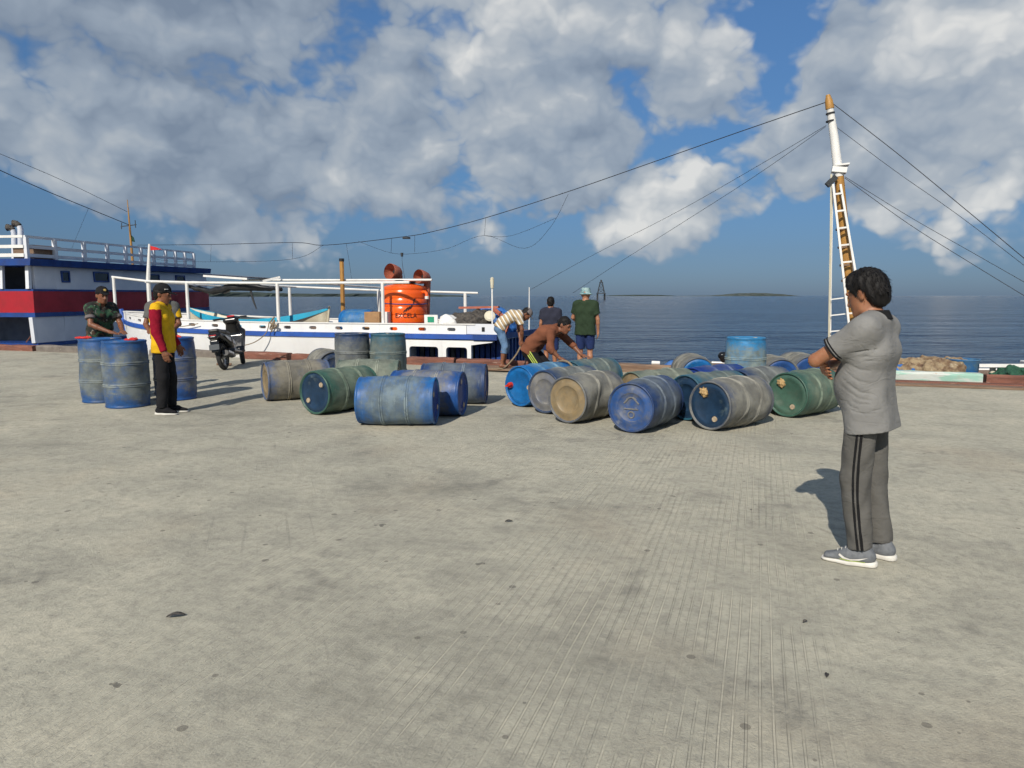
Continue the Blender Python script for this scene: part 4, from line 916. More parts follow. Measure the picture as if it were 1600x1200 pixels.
def person(label, loc, az, J, skin, shirt, pants, sleeve='short', leg='long', feet='shoes', hem=.80, vox=.0085, hairm=None, cap=None, group=None, shoe=None, slack=1.0, folds=None, wrk=1.0, svox=1.12, scale=1.0, hair_r=1.0, trouser_w=1.0, sole=None, cuff=None, collar=None):
    root = empty('person', loc, -R(az), label, 'person', group); root.scale = (scale,) * 3
    F = J['fat']; hf = nrm(J['hf']); hu = np.array(J['hu'], float); hu = nrm(hu - hf * (hf @ hu)); hr = np.cross(hf, hu); H = J['head']
    toes = [J['an'][i] + nrm(J['fd'][i]) * .2 for i in (0, 1)]
    allp = [H + hu * .16, H + hf * .15, H - hf * .15] + J['sh'] + J['el'] + [J['wr'][i] + nrm(J['hd'][i]) * .22 for i in (0, 1)] + J['kn'] + J['an'] + toes + [J['pelvis'], J['chest']]
    lo, hi = bounds(allp, .17); lo[2] = max(lo[2], -.04)
    s = SDF(lo, hi, vox)
    # head and face
    s.ell(H + hu * .035 - hf * .012, (.074, .094, .092), hr, hf, .0); s.ell(H - hu * .035 + hf * .026, (.062, .070, .085), hr, hf, .03)
    s.ell(H - hu * .098 + hf * .066, (.028, .024, .022), hr, hf, .03); s.cap(H - hu * .085 + hf * .01 - hr * .045, H - hu * .1 + hf * .06 - hr * .015, .018, .014, .03); s.cap(H - hu * .085 + hf * .01 + hr * .045, H - hu * .1 + hf * .06 + hr * .015, .018, .014, .03)
    s.cap(H + hf * .088 + hu * .008, H + hf * .108 - hu * .036, .009, .0145, .012); s.ell(H + hf * .092 - hu * .040, (.022, .014, .010), hr, hf, .012)
    s.cap(H + hf * .086 + hu * .024 - hr * .045, H + hf * .086 + hu * .024 + hr * .045, .010, k=.02)
    for q in (-1, 1):
        s.ell(H + hf * .098 + hu * .004 + hr * q * .031, (.017, .014, .010), hr, hf, op='s'); s.ell(H + hf * .079 + hu * .004 + hr * q * .031, (.014, .012, .012), hr, hf, .004)
        s.ell(H - hf * .012 - hu * .005 + hr * q * .076, (.010, .022, .033), hr * q + hf * .35, hf, .008); s.ell(H - hf * .006 - hu * .004 + hr * q * .088, (.006, .012, .020), hr * q + hf * .35, hf, op='s')
    s.cap(H + hf * .088 - hu * .068 - hr * .018, H + hf * .088 - hu * .068 + hr * .018, .0075, k=.008); s.cap(H + hf * .099 - hu * .0665 - hr * .02, H + hf * .099 - hu * .0665 + hr * .02, .002, op='s')
    s.cap(J['neck'] - hu * .03, H - hu * .05 - hf * .012, .054 * F, .051, .03)
    # trunk, arms, legs
    s.cap(J['pelvis'], J['waist'], .095, .085, .03, J['wh'], .065, .06); s.cap(J['waist'], J['chest'], .085, .10, .03, J['wc'], .06, .07); s.cap(J['chest'], J['neck'] - V3(0, 0, .03), .09, .06, .03, J['wc'], .07, .05)
    for i in (0, 1):
        sd_ = -1 if i == 0 else 1
        s.cap(J['sh'][i], J['el'][i], .046 * F, .038 * F, .02); fa = J['el'][i] + (J['wr'][i] - J['el'][i]) * .3; s.cap(J['el'][i], fa, .037 * F, .039 * F, .015); s.cap(fa, J['wr'][i], .039 * F, .025, .015)
        hand(s, J['wr'][i], J['hd'][i], J['hn'][i], J.get('thumb', [-1, 1])[i], J['curl'])
        s.cap(J['hip'][i], J['kn'][i], .076 * F, .052 * F, .02); cf = J['kn'][i] + (J['an'][i] - J['kn'][i]) * .32 - nrm(J['fd'][i]) * .012; s.cap(J['kn'][i], cf, .050, .054, .02); s.cap(cf, J['an'][i], .052, .034, .02)
        fd = nrm(J['fd'][i]); A = J['an'][i]; (s.cap(A - fd * .03 - V3(0, 0, .045), A + fd * .10 - V3(0, 0, .055), .036, .030, .03, np.cross(fd, V3(0, 0, 1)), .004, .014) if feet != 'shoes' else s.cap(A - fd * .02 - V3(0, 0, .03), A + fd * .07 - V3(0, 0, .045), .024, .018, .02))
        for q in (range(5) if feet != 'shoes' else ()): s.cap(A + fd * .10 - V3(0, 0, .065) + np.cross(fd, V3(0, 0, 1)) * (q - 2) * .015, A + fd * (.165 - .006 * abs(q - (1 if i == 0 else 3))) - V3(0, 0, .068) + np.cross(fd, V3(0, 0, 1)) * (q - 2) * .017, .012, .010, .008)
    s.build('body', skin, root)
    # eyes and brows
    for q in (-1, 1):
        e_ = H + hf * .086 + hu * .004 + hr * q * .031
        one(lambda m: m.lathe([(0, -.004), (.008, -.002), (.010, .003), (.006, .007), (0, .008)], 8, e_, Matrix([list(hr), list(hu), list(hf)]).transposed()), 'eye', M['eye'], root, smooth=True)
        one(lambda m: m.tube([H + hf * .094 + hu * .027 + hr * q * .014, H + hf * .096 + hu * .031 + hr * q * .032, H + hf * .084 + hu * .026 + hr * q * .05], [.004, .005, .003], 5), 'eyebrow', M['hair'], root)
    # shirt
    lo, hi = bounds(J['sh'] + J['el'] + J['wr'] + [J['pelvis'], J['chest'], J['neck']], .24); c = SDF(lo, hi, vox * svox); up = V3(0, 0, 1)
    ax = nrm(J['waist'] - J['pelvis']); bot = J['pelvis'] - ax * (J['pelvis'][2] - hem if not J.get('hemlen') else J['hemlen'])
    W, B = J['wh'], J['wc']; f_ = nrm(np.cross(up, B)); f_ = f_ if f_[1] >= -1e9 else f_
    c.cap(bot, J['waist'], .120 * F * slack, .114 * F * slack, .03, W, .084 * F, .070 * F, cut=(1, 0)); c.cap(J['waist'], J['chest'], .110 * F * slack, .118 * F, .04, B, .068 * F, .078 * F); c.cap(J['chest'], J['neck'] - nrm(J['neck'] - J['chest']) * .045, .115 * F, .068 * F, .04, B, .082 * F, .075 * F)
    if J['belly']: c.ell(J['waist'] + V3(0, .03 + J['belly'], -.03), (.14, .12 + J['belly'], .17), B, k=.06)
    for i in (0, 1):
        c.cap(J['neck'] - (J['neck'] - J['chest']) * .16, J['sh'][i], .052, .062 * F, .07)
        arm = J['el'][i] - J['sh'][i]; fo = J['wr'][i] - J['el'][i]
        if sleeve == 'short': c.cap(J['sh'][i], J['sh'][i] + arm * .66, .064 * F, .068 * F * slack, .07, cut=(0, 1))
        elif sleeve == 'none': c.cap(J['sh'][i], J['sh'][i] + arm * .10, .066 * F, .066 * F, .03, cut=(0, 1))
        elif sleeve == 'roll': c.cap(J['sh'][i], J['el'][i], .064 * F, .056 * F, .03); c.cap(J['el'][i], J['el'][i] + fo * .35, .056 * F, .050, .02, cut=(0, 1))
        else: c.cap(J['sh'][i], J['el'][i], .064 * F, .054 * F, .03); c.cap(J['el'][i], J['wr'][i] - nrm(fo) * .005, .054 * F, .038, .02, cut=(0, 1))
    c.cap(J['neck'] - hu * .02 + hf * .01, J['neck'] + (H - J['neck']) * .8, .060, .062, op='s')
    c.ell(J['neck'] + hf * .05, (.05, .045, .04), hr, hf, op='s')
    ph = sum(ord(q) for q in label) % 7
    def wr_(P):
        x, y, z = P[..., 0], P[..., 1], P[..., 2]
        return wrk * (.0045 * np.sin(z * 46 + 9 * np.sin(x * 7 + ph) + 6 * y) * np.sin(x * 13 + y * 11 + ph) + .003 * np.sin(z * 23 - x * 31 + y * 17 + ph))
    c.disp(wr_)
    if folds:
        for (pts, dep, wid) in folds:
            pts = [np.array(p, float) for p in pts]
            G = np.array(pts); sl, P = c.sub(G.min(0) - wid * 3, G.max(0) + wid * 3)
            if sl is None: continue
            dm_ = np.full(P.shape[:3], 9.0, np.float32)
            for a, b in zip(pts[:-1], pts[1:]):
                ab = b - a; t = np.clip(((P - a.astype(np.float32)) @ ab.astype(np.float32)) / (ab @ ab), 0, 1); dm_ = np.minimum(dm_, np.sqrt(((P - a - t[..., None] * ab) ** 2).sum(-1)))
            c.S[sl] += dep * np.exp(-(dm_ / wid) ** 2)
    so = c.build('shirt', shirt, root)
    if cuff:      # contrast bands round the short sleeves
        for i in (0, 1):
            arm = J['el'][i] - J['sh'][i]; L = np.linalg.norm(arm); d = arm / L; e_ = J['sh'][i] + arm * .66
            for (o0, o1) in ((.0, .010), (.017, .024)):
                k2 = SDF(*bounds([e_], .14), .005); k2.cap(e_ - d * (o1 + .0), e_ - d * o0 + d * .001, .0735 * F * slack, .0735 * F * slack, 0, cut=(1, 1)); k2.cap(e_ - d * .05, e_ + d * .05, .060 * F * slack, k=0, op='s'); k2.build('cuff_band', cuff, so)
    if collar is not None:
        nb = J['neck']; k2 = SDF(*bounds([nb, nb + hu * .08], .14), .006); dz_ = nrm(hu * .9 + V3(0, 0, .3)); k2.cap(nb - dz_ * .012 + hf * .004, nb + dz_ * .040 - hf * .004, .092, .070, 0, cut=(1, 1)); k2.cap(nb - dz_ * .08 + hf * .004, nb + dz_ * .1, .063, .062, 0, op='s')
        k2.ell(nb + hf * .08, (.03, .04, .08), hr, hf, op='s'); k2.build('collar', collar, so)
    # trousers
    lo, hi = bounds([J['pelvis']] + J['hip'] + J['kn'] + J['an'], .20); lo[2] = max(lo[2], .0); t_ = SDF(lo, hi, vox * 1.12)
    t_.cap(J['pelvis'] + ax * .03, J['pelvis'] - ax * .03, .092 * F, .096 * F, .03, W, .066 * F, .068 * F, cut=(1, 0))
    tw = trouser_w
    for i in (0, 1):
        K, A, Hp = J['kn'][i], J['an'][i], J['hip'][i]
        if leg == 'shorts': t_.cap(Hp, Hp + (K - Hp) * .96, .094 * F, .088 * F * tw, .03, cut=(0, 1))
        elif leg == 'capri': t_.cap(Hp, K, .090 * F, .072 * F * tw, .03); t_.cap(K, K + (A - K) * .42, .071 * F * tw, .068 * tw, .03, cut=(0, 1))
        else: t_.cap(Hp, K, .086 * F, .070 * F * tw, .03); t_.cap(K, A + (K - A) * .02, .070 * F * tw, .058 * tw, .03, cut=(0, 1))
    t_.disp(lambda P: .004 * np.sin(P[..., 2] * 33 + 7 * np.sin(P[..., 0] * 11 + ph)) * np.sin(P[..., 1] * 19 + ph) + .003 * np.sin(P[..., 2] * 15 + P[..., 0] * 37 + ph))
    po = t_.build('shorts' if leg == 'shorts' else 'trousers', pants, root)
    # footwear
    for i in (0, 1):
        fd = nrm(J['fd'][i]); A = J['an'][i]; sw_ = np.cross(fd, V3(0, 0, 1)); g0 = A - V3(0, 0, .085); 
        if feet == 'shoes':
            k2 = SDF(*bounds([g0 - fd * .1, g0 + fd * .22, A + V3(0, 0, .05)], .07), .0065)
            k2.cap(g0 - fd * .045 + V3(0, 0, .055), g0 + fd * .06 + V3(0, 0, .052), .040, .040, .02, sw_, .002, .010); k2.cap(g0 + fd * .06 + V3(0, 0, .045), g0 + fd * .170 + V3(0, 0, .030), .038, .019, .03, sw_, .006, .016)
            k2.cap(g0 + V3(0, 0, .055) - fd * .02, A + V3(0, 0, .028) - fd * .015, .042, .042, .03, cut=(0, 1)); k2.cap(A - V3(0, 0, .0) - fd * .01, A + V3(0, 0, .08) - fd * .01, .034, op='s'); k2.clip(g0 + V3(0, 0, .022), (0, 0, -1)); sh_ = k2.build('shoe', shoe, root)
            k2 = SDF(*bounds([g0 - fd * .1, g0 + fd * .22], .08), .006); k2.cap(g0 - fd * .052 + V3(0, 0, .016), g0 + fd * .06 + V3(0, 0, .014), .043, .046, .02, sw_, .0, .008); k2.cap(g0 + fd * .06 + V3(0, 0, .014), g0 + fd * .175 + V3(0, 0, .020), .046, .026, .02, sw_, .006, .014); k2.clip(g0 + V3(0, 0, .030), (fd[0] * .06, fd[1] * .06, 1)); k2.clip(g0 + V3(0, 0, .002), (0, 0, -1)); k2.build('sole', sole or M['rubber'], sh_)
    # hair and headgear
    if hairm:
        k2 = SDF(*bounds([H], .2), vox * .9); k2.ell(H + hu * .042 - hf * .018, (.085 * hair_r, .104 * hair_r, .098 * hair_r), hr, hf, .0); k2.ell(H - hf * .055 - hu * .02, (.068, .05, .07), hr, hf, .03)
        k2.ell(H + hf * .075 - hu * .045, (.085, .075, .095), hr, hf, op='s'); k2.ell(H - hu * .09 + hf * .02, (.10, .05, .075), hr, hf, op='s'); k2.ell(H - hu * .135 - hf * .03, (.12, .13, .055), hr, hf, op='s')
        k2.disp(lambda P: .0045 * np.sin(P[..., 0] * 150) * np.sin(P[..., 1] * 140) * np.sin(P[..., 2] * 120) + .003 * np.sin(P[..., 0] * 60 + P[..., 2] * 80)); k2.build('hair', hairm, root)
    if cap:
        kind, cm, badge = cap; k2 = SDF(*bounds([H], .24), .0075)
        if kind == 'cap':
            k2.ell(H + hu * .058 - hf * .008, (.086, .106, .090), hr, hf, 0); k2.clip(H + hu * .040, -(hu + hf * .05)); k2.cap(H + hu * .05 + hf * .08 , H + hu * .032 + hf * .165, .005, .004, .008, hr, .062, .038)
        else:
            k2.cap(H + hu * .035, H + hu * .15, .094, .078, 0, hf, .010, .012); k2.clip(H + hu * .135, hu); k2.cap(H + hu * .042, H + hu * .0, .095, .142, .006, cut=(0, 1)); k2.clip(H + hu * .006, -hu); k2.ell(H - hu * .02, (.08, .1, .05), hr, hf, op='s')
        k2.disp(lambda P: .0022 * np.sin(P[..., 0] * 60 + P[..., 2] * 50) * np.sin(P[..., 1] * 55)); co = k2.build('cap' if kind == 'cap' else 'bucket_hat', cm, root)
        if badge: one(lambda m: m.lathe([(0, .006), (.018, .004), (.020, 0)], 14, H + hu * .095 + hf * .088, Matrix([list(hr), list(np.cross(nrm(hf + hu * .3), hr)), list(nrm(hf + hu * .3))]).transposed()), 'badge', badge, co, smooth=True)
    return root, J

def skin_mat(name, c):
    m, b, p = new_mat(name); tc = b.n('ShaderNodeTexCoord'); f = b.noise(tc.outputs['Object'], 14, 5, .6); cc = b.mix(b.ss(f, .3, .7), c, tuple(x * y for x, y in zip(c, (.78, .7, .66))))
    b.put(p.inputs['Base Color'], cc); p.inputs['Roughness'].default_value = .48; p.inputs['Specular IOR Level'].default_value = .4
    p.inputs['Subsurface Weight'].default_value = .08; p.inputs['Subsurface Radius'].default_value = (.02, .008, .004); p.inputs['Subsurface Scale'].default_value = .3
    bn = b.n('ShaderNodeBump'); bn.inputs['Distance'].default_value = .0012; bn.inputs['Strength'].default_value = .6; b.put(bn.inputs['Height'], b.noise(tc.outputs['Object'], 160, 3, .6)); b.put(p.inputs['Normal'], bn.outputs[0]); return m
def cloth(name, c, c2=None, rough=.9):
    m, b, p = new_mat(name); tc = b.n('ShaderNodeTexCoord'); v = tc.outputs['Object']; c2 = c2 or tuple(x * .8 for x in c)
    cr = b.noise(b.vm('MULTIPLY', v, (1, 1, 1.7)), 8, 3, .5, .9); b.put(p.inputs['Base Color'], b.mix(b.ss(b.noise(v, 7, 5, .6), .35, .7), c, c2)); p.inputs['Roughness'].default_value = rough; p.inputs['Specular IOR Level'].default_value = .2
    rid = b.m('ABSOLUTE', b.m('SUBTRACT', cr, .5)); h = b.m('ADD', b.m('MULTIPLY', b.ss(rid, 0, .16), 1.0), b.m('MULTIPLY', b.noise(v, 230, 2, .5), .10))
    bn = b.n('ShaderNodeBump'); bn.inputs['Distance'].default_value = .0055; bn.inputs['Strength'].default_value = .32; b.put(bn.inputs['Height'], h); b.put(p.inputs['Normal'], bn.outputs[0]); return m
M['skin'] = skin_mat('skin_tan', (.34, .155, .082)); M['skin2'] = skin_mat('skin_dark', (.22, .095, .052)); M['skin3'] = skin_mat('skin_light', (.42, .21, .125))
M['eye'] = pmat('eye_dark', (.02, .014, .012), None, 4, .2); M['hair'] = pmat('black_hair', (.007, .0065, .0065), (.013, .011, .010), 60, .62, .003, 140, stretch=(1, 1, .3), spec=.22)
M['polo'] = cloth('grey_polo', (.225, .222, .212)); M['polotrim'] = cloth('black_trim', (.012, .012, .013)); M['track'] = cloth('grey_trackpants', (.115, .111, .102)); M['yellow'] = cloth('yellow_shirt', (.72, .42, .015)); M['maroon'] = cloth('maroon_sleeve', (.25, .006, .022))
M['blackcloth'] = cloth('black_cloth', (.014, .014, .016)); M['navycloth'] = cloth('navy_shirt', (.028, .030, .048)); M['olive'] = cloth('olive_shirt', (.026, .045, .024)); M['navyshort'] = cloth('navy_shorts', (.016, .03, .10)); M['brown'] = cloth('brown_shirt', (.20, .075, .040), (.155, .058, .032))
M['denim'] = cloth('denim', (.13, .22, .36), (.08, .15, .26)); M['greycloth'] = cloth('grey_shirt', (.11, .11, .105)); M['greycap'] = cloth('grey_cap', (.17, .15, .15)); M['shoegrey'] = pmat('shoe_grey', (.15, .16, .172), (.11, .118, .128), 30, .7, .002, 200); M['sole'] = pmat('pale_sole', (.68, .66, .60), (.55, .53, .48), 12, .6)
M['hatteal'] = pmat('hat_teal', (.30, .42, .42), (.10, .22, .24), 14, .9, .002, 120, fac=(.45, .58)); M['gold'] = pmat('badge_gold', (.6, .42, .12), None, 6, .4); M['lime'] = pmat('lime', (.55, .68, .12), None, 6, .7)
def camo_mat():
    m, b, p = new_mat('camouflage'); tc = b.n('ShaderNodeTexCoord'); v = tc.outputs['Object']; n = b.noise(v, 9, 4, .6, .6); n2 = b.noise(b.vm('ADD', v, (5, 3, 1)), 12, 4, .6, .6)
    c = b.mix(b.ss(n, .5, .53), (.012, .015, .013), (.028, .085, .042)); c = b.mix(b.ss(n2, .56, .59), c, (.075, .045, .028)); c = b.mix(b.ss(b.noise(b.vm('ADD', v, (1, 8, 4)), 15, 4, .6, .5), .62, .65), c, (.30, .29, .25))
    b.put(p.inputs['Base Color'], c); p.inputs['Roughness'].default_value = .9; return m
M['camo'] = camo_mat()
def stripe_mat(direction):
    m, b, p = new_mat('striped_cloth'); tc = b.n('ShaderNodeTexCoord'); d = b.vm('DOT_PRODUCT', tc.outputs['Object'], tuple(nrm(direction)), out=1); d = b.m('MULTIPLY_ADD', b.noise(tc.outputs['Object'], 6, 3, .5), .03, d)
    q = b.m('FRACT', b.m('MULTIPLY', d, 1 / .078)); c = b.mix(b.m('GREATER_THAN', q, .42), (.70, .68, .62), (.43, .31, .17)); c = b.mix(b.m('LESS_THAN', b.m('ABSOLUTE', b.m('SUBTRACT', q, .42)), .05), c, (.10, .09, .09))
    b.put(p.inputs['Base Color'], c); p.inputs['Roughness'].default_value = .9; return m

# man in grey, arms folded, beside the camera
def folds4():
    out = []; f = lambda pts, d, w_: out.append((pts, d, w_))
    for (x0, y0, z0, z1, z2, d) in ((-.16, .13, 1.175, 1.125, 1.12, .008), (-.17, .12, 1.125, 1.06, 1.05, .010), (-.165, .13, 1.085, 1.005, .99, .010), (-.16, .13, 1.04, .965, .955, .008), (-.155, .13, .99, .935, .94, .006)):
        f([(x0, y0, z0), (-.192, .06, z0 * .45 + z1 * .55), (-.195, .0, z1), (-.175, -.07, z2)], d, .0062)
    f([(-.17, -.08, .96), (-.13, -.13, .985), (-.08, -.155, .99)], .008, .007); f([(-.18, -.06, .90), (-.14, -.12, .915)], .006, .006)
    f([(-.19, .03, .895), (-.195, -.03, .885), (-.17, -.09, .89)], .006, .006); f([(-.18, .08, .93), (-.195, .0, .905)], .005, .006)
    for (z0, d) in ((1.285, .006), (1.25, .008), (1.215, .007), (1.19, .006)):
        f([(-.245, .11, z0 - .075), (-.235, .05, z0 - .04), (-.205, -.02, z0 - .015), (-.175, -.07, z0 - .01)], d, .0055)
    return out
J4 = stand(head=V3(0, .05, 1.535), hf=V3(.22, 1, -.25), neck=V3(0, -.005, 1.41), pelvis=V3(0, .0, .93), waist=V3(0, .02, 1.05), chest=V3(0, .0, 1.22),
           sh=[V3(-.185, -.005, 1.345), V3(.185, -.005, 1.345)], el=[V3(-.215, .235, 1.165), V3(.215, .225, 1.16)], wr=[V3(.03, .275, 1.17), V3(-.035, .245, 1.115)], hd=[V3(1, -.12, .12), V3(-1, -.35, -.08)], hn=[V3(-.1, -1, -.2), V3(0, -1, .3)],
           hip=[V3(-.095, .0, .90), V3(.095, 0, .90)], kn=[V3(-.105, .02, .50), V3(.09, -.01, .49)], an=[V3(-.12, -.035, .085), V3(.085, -.085, .085)], fd=[V3(-.25, 1, 0), V3(.12, 1, 0)], curl=.35, fat=1.02, belly=.012, thumb=[1, -1])
p4 = gnd(1343, 871); man4, _ = person('man in grey polo and track trousers standing with folded arms, nearest', (p4.x, p4.y, 0), -47, J4, M['skin'], M['polo'], M['track'], hem=.765, vox=.0065, hairm=None, shoe=M['shoegrey'], sole=M['sole'], folds=folds4(), wrk=.22, svox=.80, cuff=M['polotrim'], collar=M['polotrim'], trouser_w=1.12, slack=1.0)
# his hair: a thick cap of hair with strands
H4 = J4['head']; hf4 = nrm(J4['hf']); hu4 = nrm(V3(0, 0, 1) - hf4 * hf4[2]); hr4 = np.cross(hf4, hu4)
k2 = SDF(*bounds([H4], .22), .006); k2.ell(H4 + hu4 * .048 - hf4 * .016, (.090, .109, .105), hr4, hf4, 0); k2.ell(H4 - hf4 * .068 - hu4 * .012, (.076, .055, .078), hr4, hf4, .04); k2.ell(H4 + hf4 * .03 + hu4 * .095, (.078, .062, .045), hr4, hf4, .03)
k2.ell(H4 + hf4 * .088 - hu4 * .05, (.11, .080, .105), hr4, hf4, op='s'); k2.ell(H4 - hu4 * .075 + hf4 * .03, (.13, .065, .085), hr4, hf4, op='s'); k2.ell(H4 - hu4 * .155 - hf4 * .03, (.12, .13, .055), hr4, hf4, op='s')
for q in (-1, 1): k2.ell(H4 - hf4 * .010 - hu4 * .012 + hr4 * q * .088, (.036, .030, .042), hr4, hf4, op='s')
k2.disp(lambda P: .004 * np.sin(P[..., 0] * 170 + 3 * np.sin(P[..., 2] * 30)) * np.sin(P[..., 1] * 160) + .004 * np.sin(P[..., 0] * 50 + P[..., 1] * 70) * np.sin(P[..., 2] * 45))
hair4 = k2.build('hair', M['hair'], man4)
rr = random.Random(5); sm_ = MB(); hv = hair4.data.vertices; nv = len(hv)
for _ in range(900):
    v = hv[rr.randrange(nv)]; p = Vector(v.co); n_ = Vector(v.normal); rel = np.array(p) - H4
    if rel @ hu4 < -.05 or n_.dot(Vector(-hu4)) > .3 or (rel @ hf4 > .045 and rel @ hu4 < .12): continue
    dn = Vector(-hu4 * .75 - hf4 * .25 + (hr4 * .2 * rr.uniform(-1, 1))) if rel @ hf4 < .03 else Vector(hf4 * .7 - hu4 * .5 + hr4 * .3 * rr.uniform(-1, 1)); tan = (dn - n_ * dn.dot(n_)); 
    if tan.length < .05: continue
    tan.normalize(); L = rr.uniform(.025, .05); sd2 = tan.cross(n_) * .0018
    a, b, c = p - n_ * .002, p + tan * L * .55 + n_ * rr.uniform(.002, .006), p + tan * L + n_ * rr.uniform(-.003, .006)
    sm_.add([a - sd2, a + sd2, b + sd2 * .8, b - sd2 * .8, c], [[0, 1, 2, 3], [3, 2, 4]])
hs = mesh_obj('hair_strands', sm_.v, sm_.f, M['hair'], hair4); hs['kind'] = 'stuff'
# stripes down the near trouser leg, socks, shoe marks
tr = [o for o in man4.children if o.name.startswith('trousers')][0]
tv = np.array([v.co for v in tr.data.vertices]); 
for off in (-.011, .011):
    path = []
    for z in np.linspace(.885, .105, 26):
        t = (.885 - z) / .78; yc = -.022 + .030 * math.sin(math.pi * min(1, t)) - .030 * t + off
        m_ = (np.abs(tv[:, 2] - z) < .012) & (np.abs(tv[:, 1] - yc) < .012) & (tv[:, 0] < -.02)
        if m_.any(): path.append((tv[m_, 0].min(), yc, z))
    xs = np.array([p[0] for p in path]); xs = np.convolve(np.pad(xs, 2, mode='edge'), np.ones(5) / 5, 'valid')
    vs = []; fs = []
    for (x, y, z), xx in zip(path, xs): vs += [(xx - .0045, y - .0055, z), (xx - .0045, y + .0055, z), (xx + .012, y + .0055, z), (xx + .012, y - .0055, z)]
    for i in range(len(path) - 1):
        for j in range(4): fs.append([i * 4 + j, i * 4 + (j + 1) % 4, (i + 1) * 4 + (j + 1) % 4, (i + 1) * 4 + j])
    one(lambda m: m.add(vs, fs), 'side_stripe', M['polotrim'], tr)
for i in (0, 1): one(lambda m: m.cyl(J4['an'][i] - V3(0, 0, .01), J4['an'][i] + V3(0, .005, .06), .041, .043, 16), 'sock', M['polotrim'], man4, smooth=True)
shoes4 = [o for o in man4.children if o.name.startswith('shoe')]
for i, so in enumerate(shoes4):
    fd = nrm(J4['fd'][i]); A = J4['an'][i]; g0 = A - V3(0, 0, .085); sw_ = np.cross(fd, V3(0, 0, 1)) * -1; sv = np.array([v.co for v in so.data.vertices])
    def mark(poly, mat, nm, lift=.0022):
        vs = []
        for (x, z) in poly:
            al = (sv - g0) @ fd; m_ = (np.abs(al - x) < .009) & (np.abs(sv[:, 2] - z) < .009); lat = ((sv - g0) @ sw_)[m_].max() if m_.any() else .045
            vs.append(g0 + fd * x + V3(0, 0, z) + sw_ * (lat + lift))
        n = len(vs); h_ = n // 2; mesh_obj(nm, vs, [[a, a + 1, n - 2 - a, n - 1 - a] for a in range(h_ - 1)], mat, so)
    if i == 0:
        mark([(.100, .062), (.075, .048), (.045, .042), (.005, .048), (-.045, .062), (.0, .040), (.045, .034), (.085, .038), (.108, .052), (.104, .063)][:10], M['sole'], 'shoe_mark')
        mark([(.10, .036), (.06, .033), (.02, .033), (-.03, .036), (-.03, .032), (.02, .029), (.06, .029), (.10, .032)], M['lime'], 'shoe_trim')
        for q in range(4): c0 = g0 + fd * (.055 + q * .02) + V3(0, 0, .098 - q * .0085); one(lambda m: m.tube([c0 - sw_ * .02, c0 + V3(0, 0, .004), c0 + sw_ * .02], .0028, 5), 'lace', M['sole'], so)
        one(lambda m: m.tube([g0 + fd * .045 + V3(0, 0, .105) - sw_ * .02, g0 + fd * .045 + V3(0, 0, .118), g0 + fd * .045 + V3(0, 0, .105) + sw_ * .02], .006, 6), 'lace_loop', M['lime'], so)

# men at the left drums
J3 = stand(el=[V3(-.205, -.02, 1.09), V3(.215, .0, 1.08)], wr=[V3(-.19, .12, .88), V3(.225, .085, .83)], hf=V3(.0, 1, -.2), an=[V3(-.09, .03, .085), V3(.10, -.03, .085)], kn=[V3(-.09, .03, .49), V3(.10, .005, .49)], fd=[V3(-.1, 1, 0), V3(.1, 1, 0)])
p = gnd(262, 646); man3, _ = person('man in yellow shirt with maroon sleeves and black cap beside the standing drums', (p.x, p.y, 0), 84, J3, M['skin2'], M['yellow'], M['blackcloth'], sleeve='none', hem=.80, vox=.0085, hairm=M['hair'], cap=('cap', M['blackcloth'], None), shoe=M['blackcloth'], sole=M['sole'], collar=M['maroon'], trouser_w=1.08, hair_r=.98)
so = [o for o in man3.children if o.name.startswith('shirt')][0]
for i in (0, 1):
    k2 = SDF(*bounds([J3['sh'][i], J3['el'][i], J3['wr'][i]], .1), .0085); arm = J3['el'][i] - J3['sh'][i]
    k2.cap(J3['sh'][i] + arm * .05, J3['el'][i], .078, .064, .02, cut=(1, 0)); k2.cap(J3['el'][i], J3['wr'][i], .062, .042, .02, cut=(0, 1)); k2.disp(lambda P: .004 * np.sin(P[..., 2] * 55 + 5 * np.sin(P[..., 1] * 20)) * np.sin(P[..., 0] * 30 + P[..., 1] * 22)); k2.build('sleeve', M['maroon'], so)
me = text_mesh('DVI', .095)
sv = np.array([v.co for v in so.data.vertices])
for v in me.vertices:
    x, z = v.co.x * .8 + .07, 1.275 + v.co.y - .25 * v.co.x
    m_ = (np.abs(sv[:, 0] - x) < .014) & (np.abs(sv[:, 2] - z) < .014); yb = sv[m_, 1].min() if m_.any() else -.11; v.co = Vector((x, yb - .005, z))
me.materials.append(M['maroon']); o_ = bpy.data.objects.new('lettering', me); col.objects.link(o_); o_.parent = so
cp = [o for o in man3.children if o.name.startswith('cap')][0]; Hh = J3['head']
one(lambda m: m.box((.065, Hh[1] + .075, Hh[2] + .066), (.045, .012, .012), Matrix.Rotation(R(-32), 3, 'Z')), 'cap_tag', M['sole'], cp)
JA = shift(stand(), 0); JA = stand(pelvis=V3(0, -.03, .93), chest=V3(0, .05, 1.24), neck=V3(0, .055, 1.40), head=V3(0, .11, 1.53), hf=V3(.15, 1, -.12), sh=[V3(-.175, .06, 1.35), V3(.175, .06, 1.35)], el=[V3(-.20, .20, 1.10), V3(.24, .16, 1.10)], wr=[V3(-.08, .42, .985), V3(.10, .40, .985)], hd=[V3(.35, 1, -.12), V3(-.2, 1, -.12)], hn=[V3(0, -.1, -1), V3(0, -.1, -1)], curl=.2)
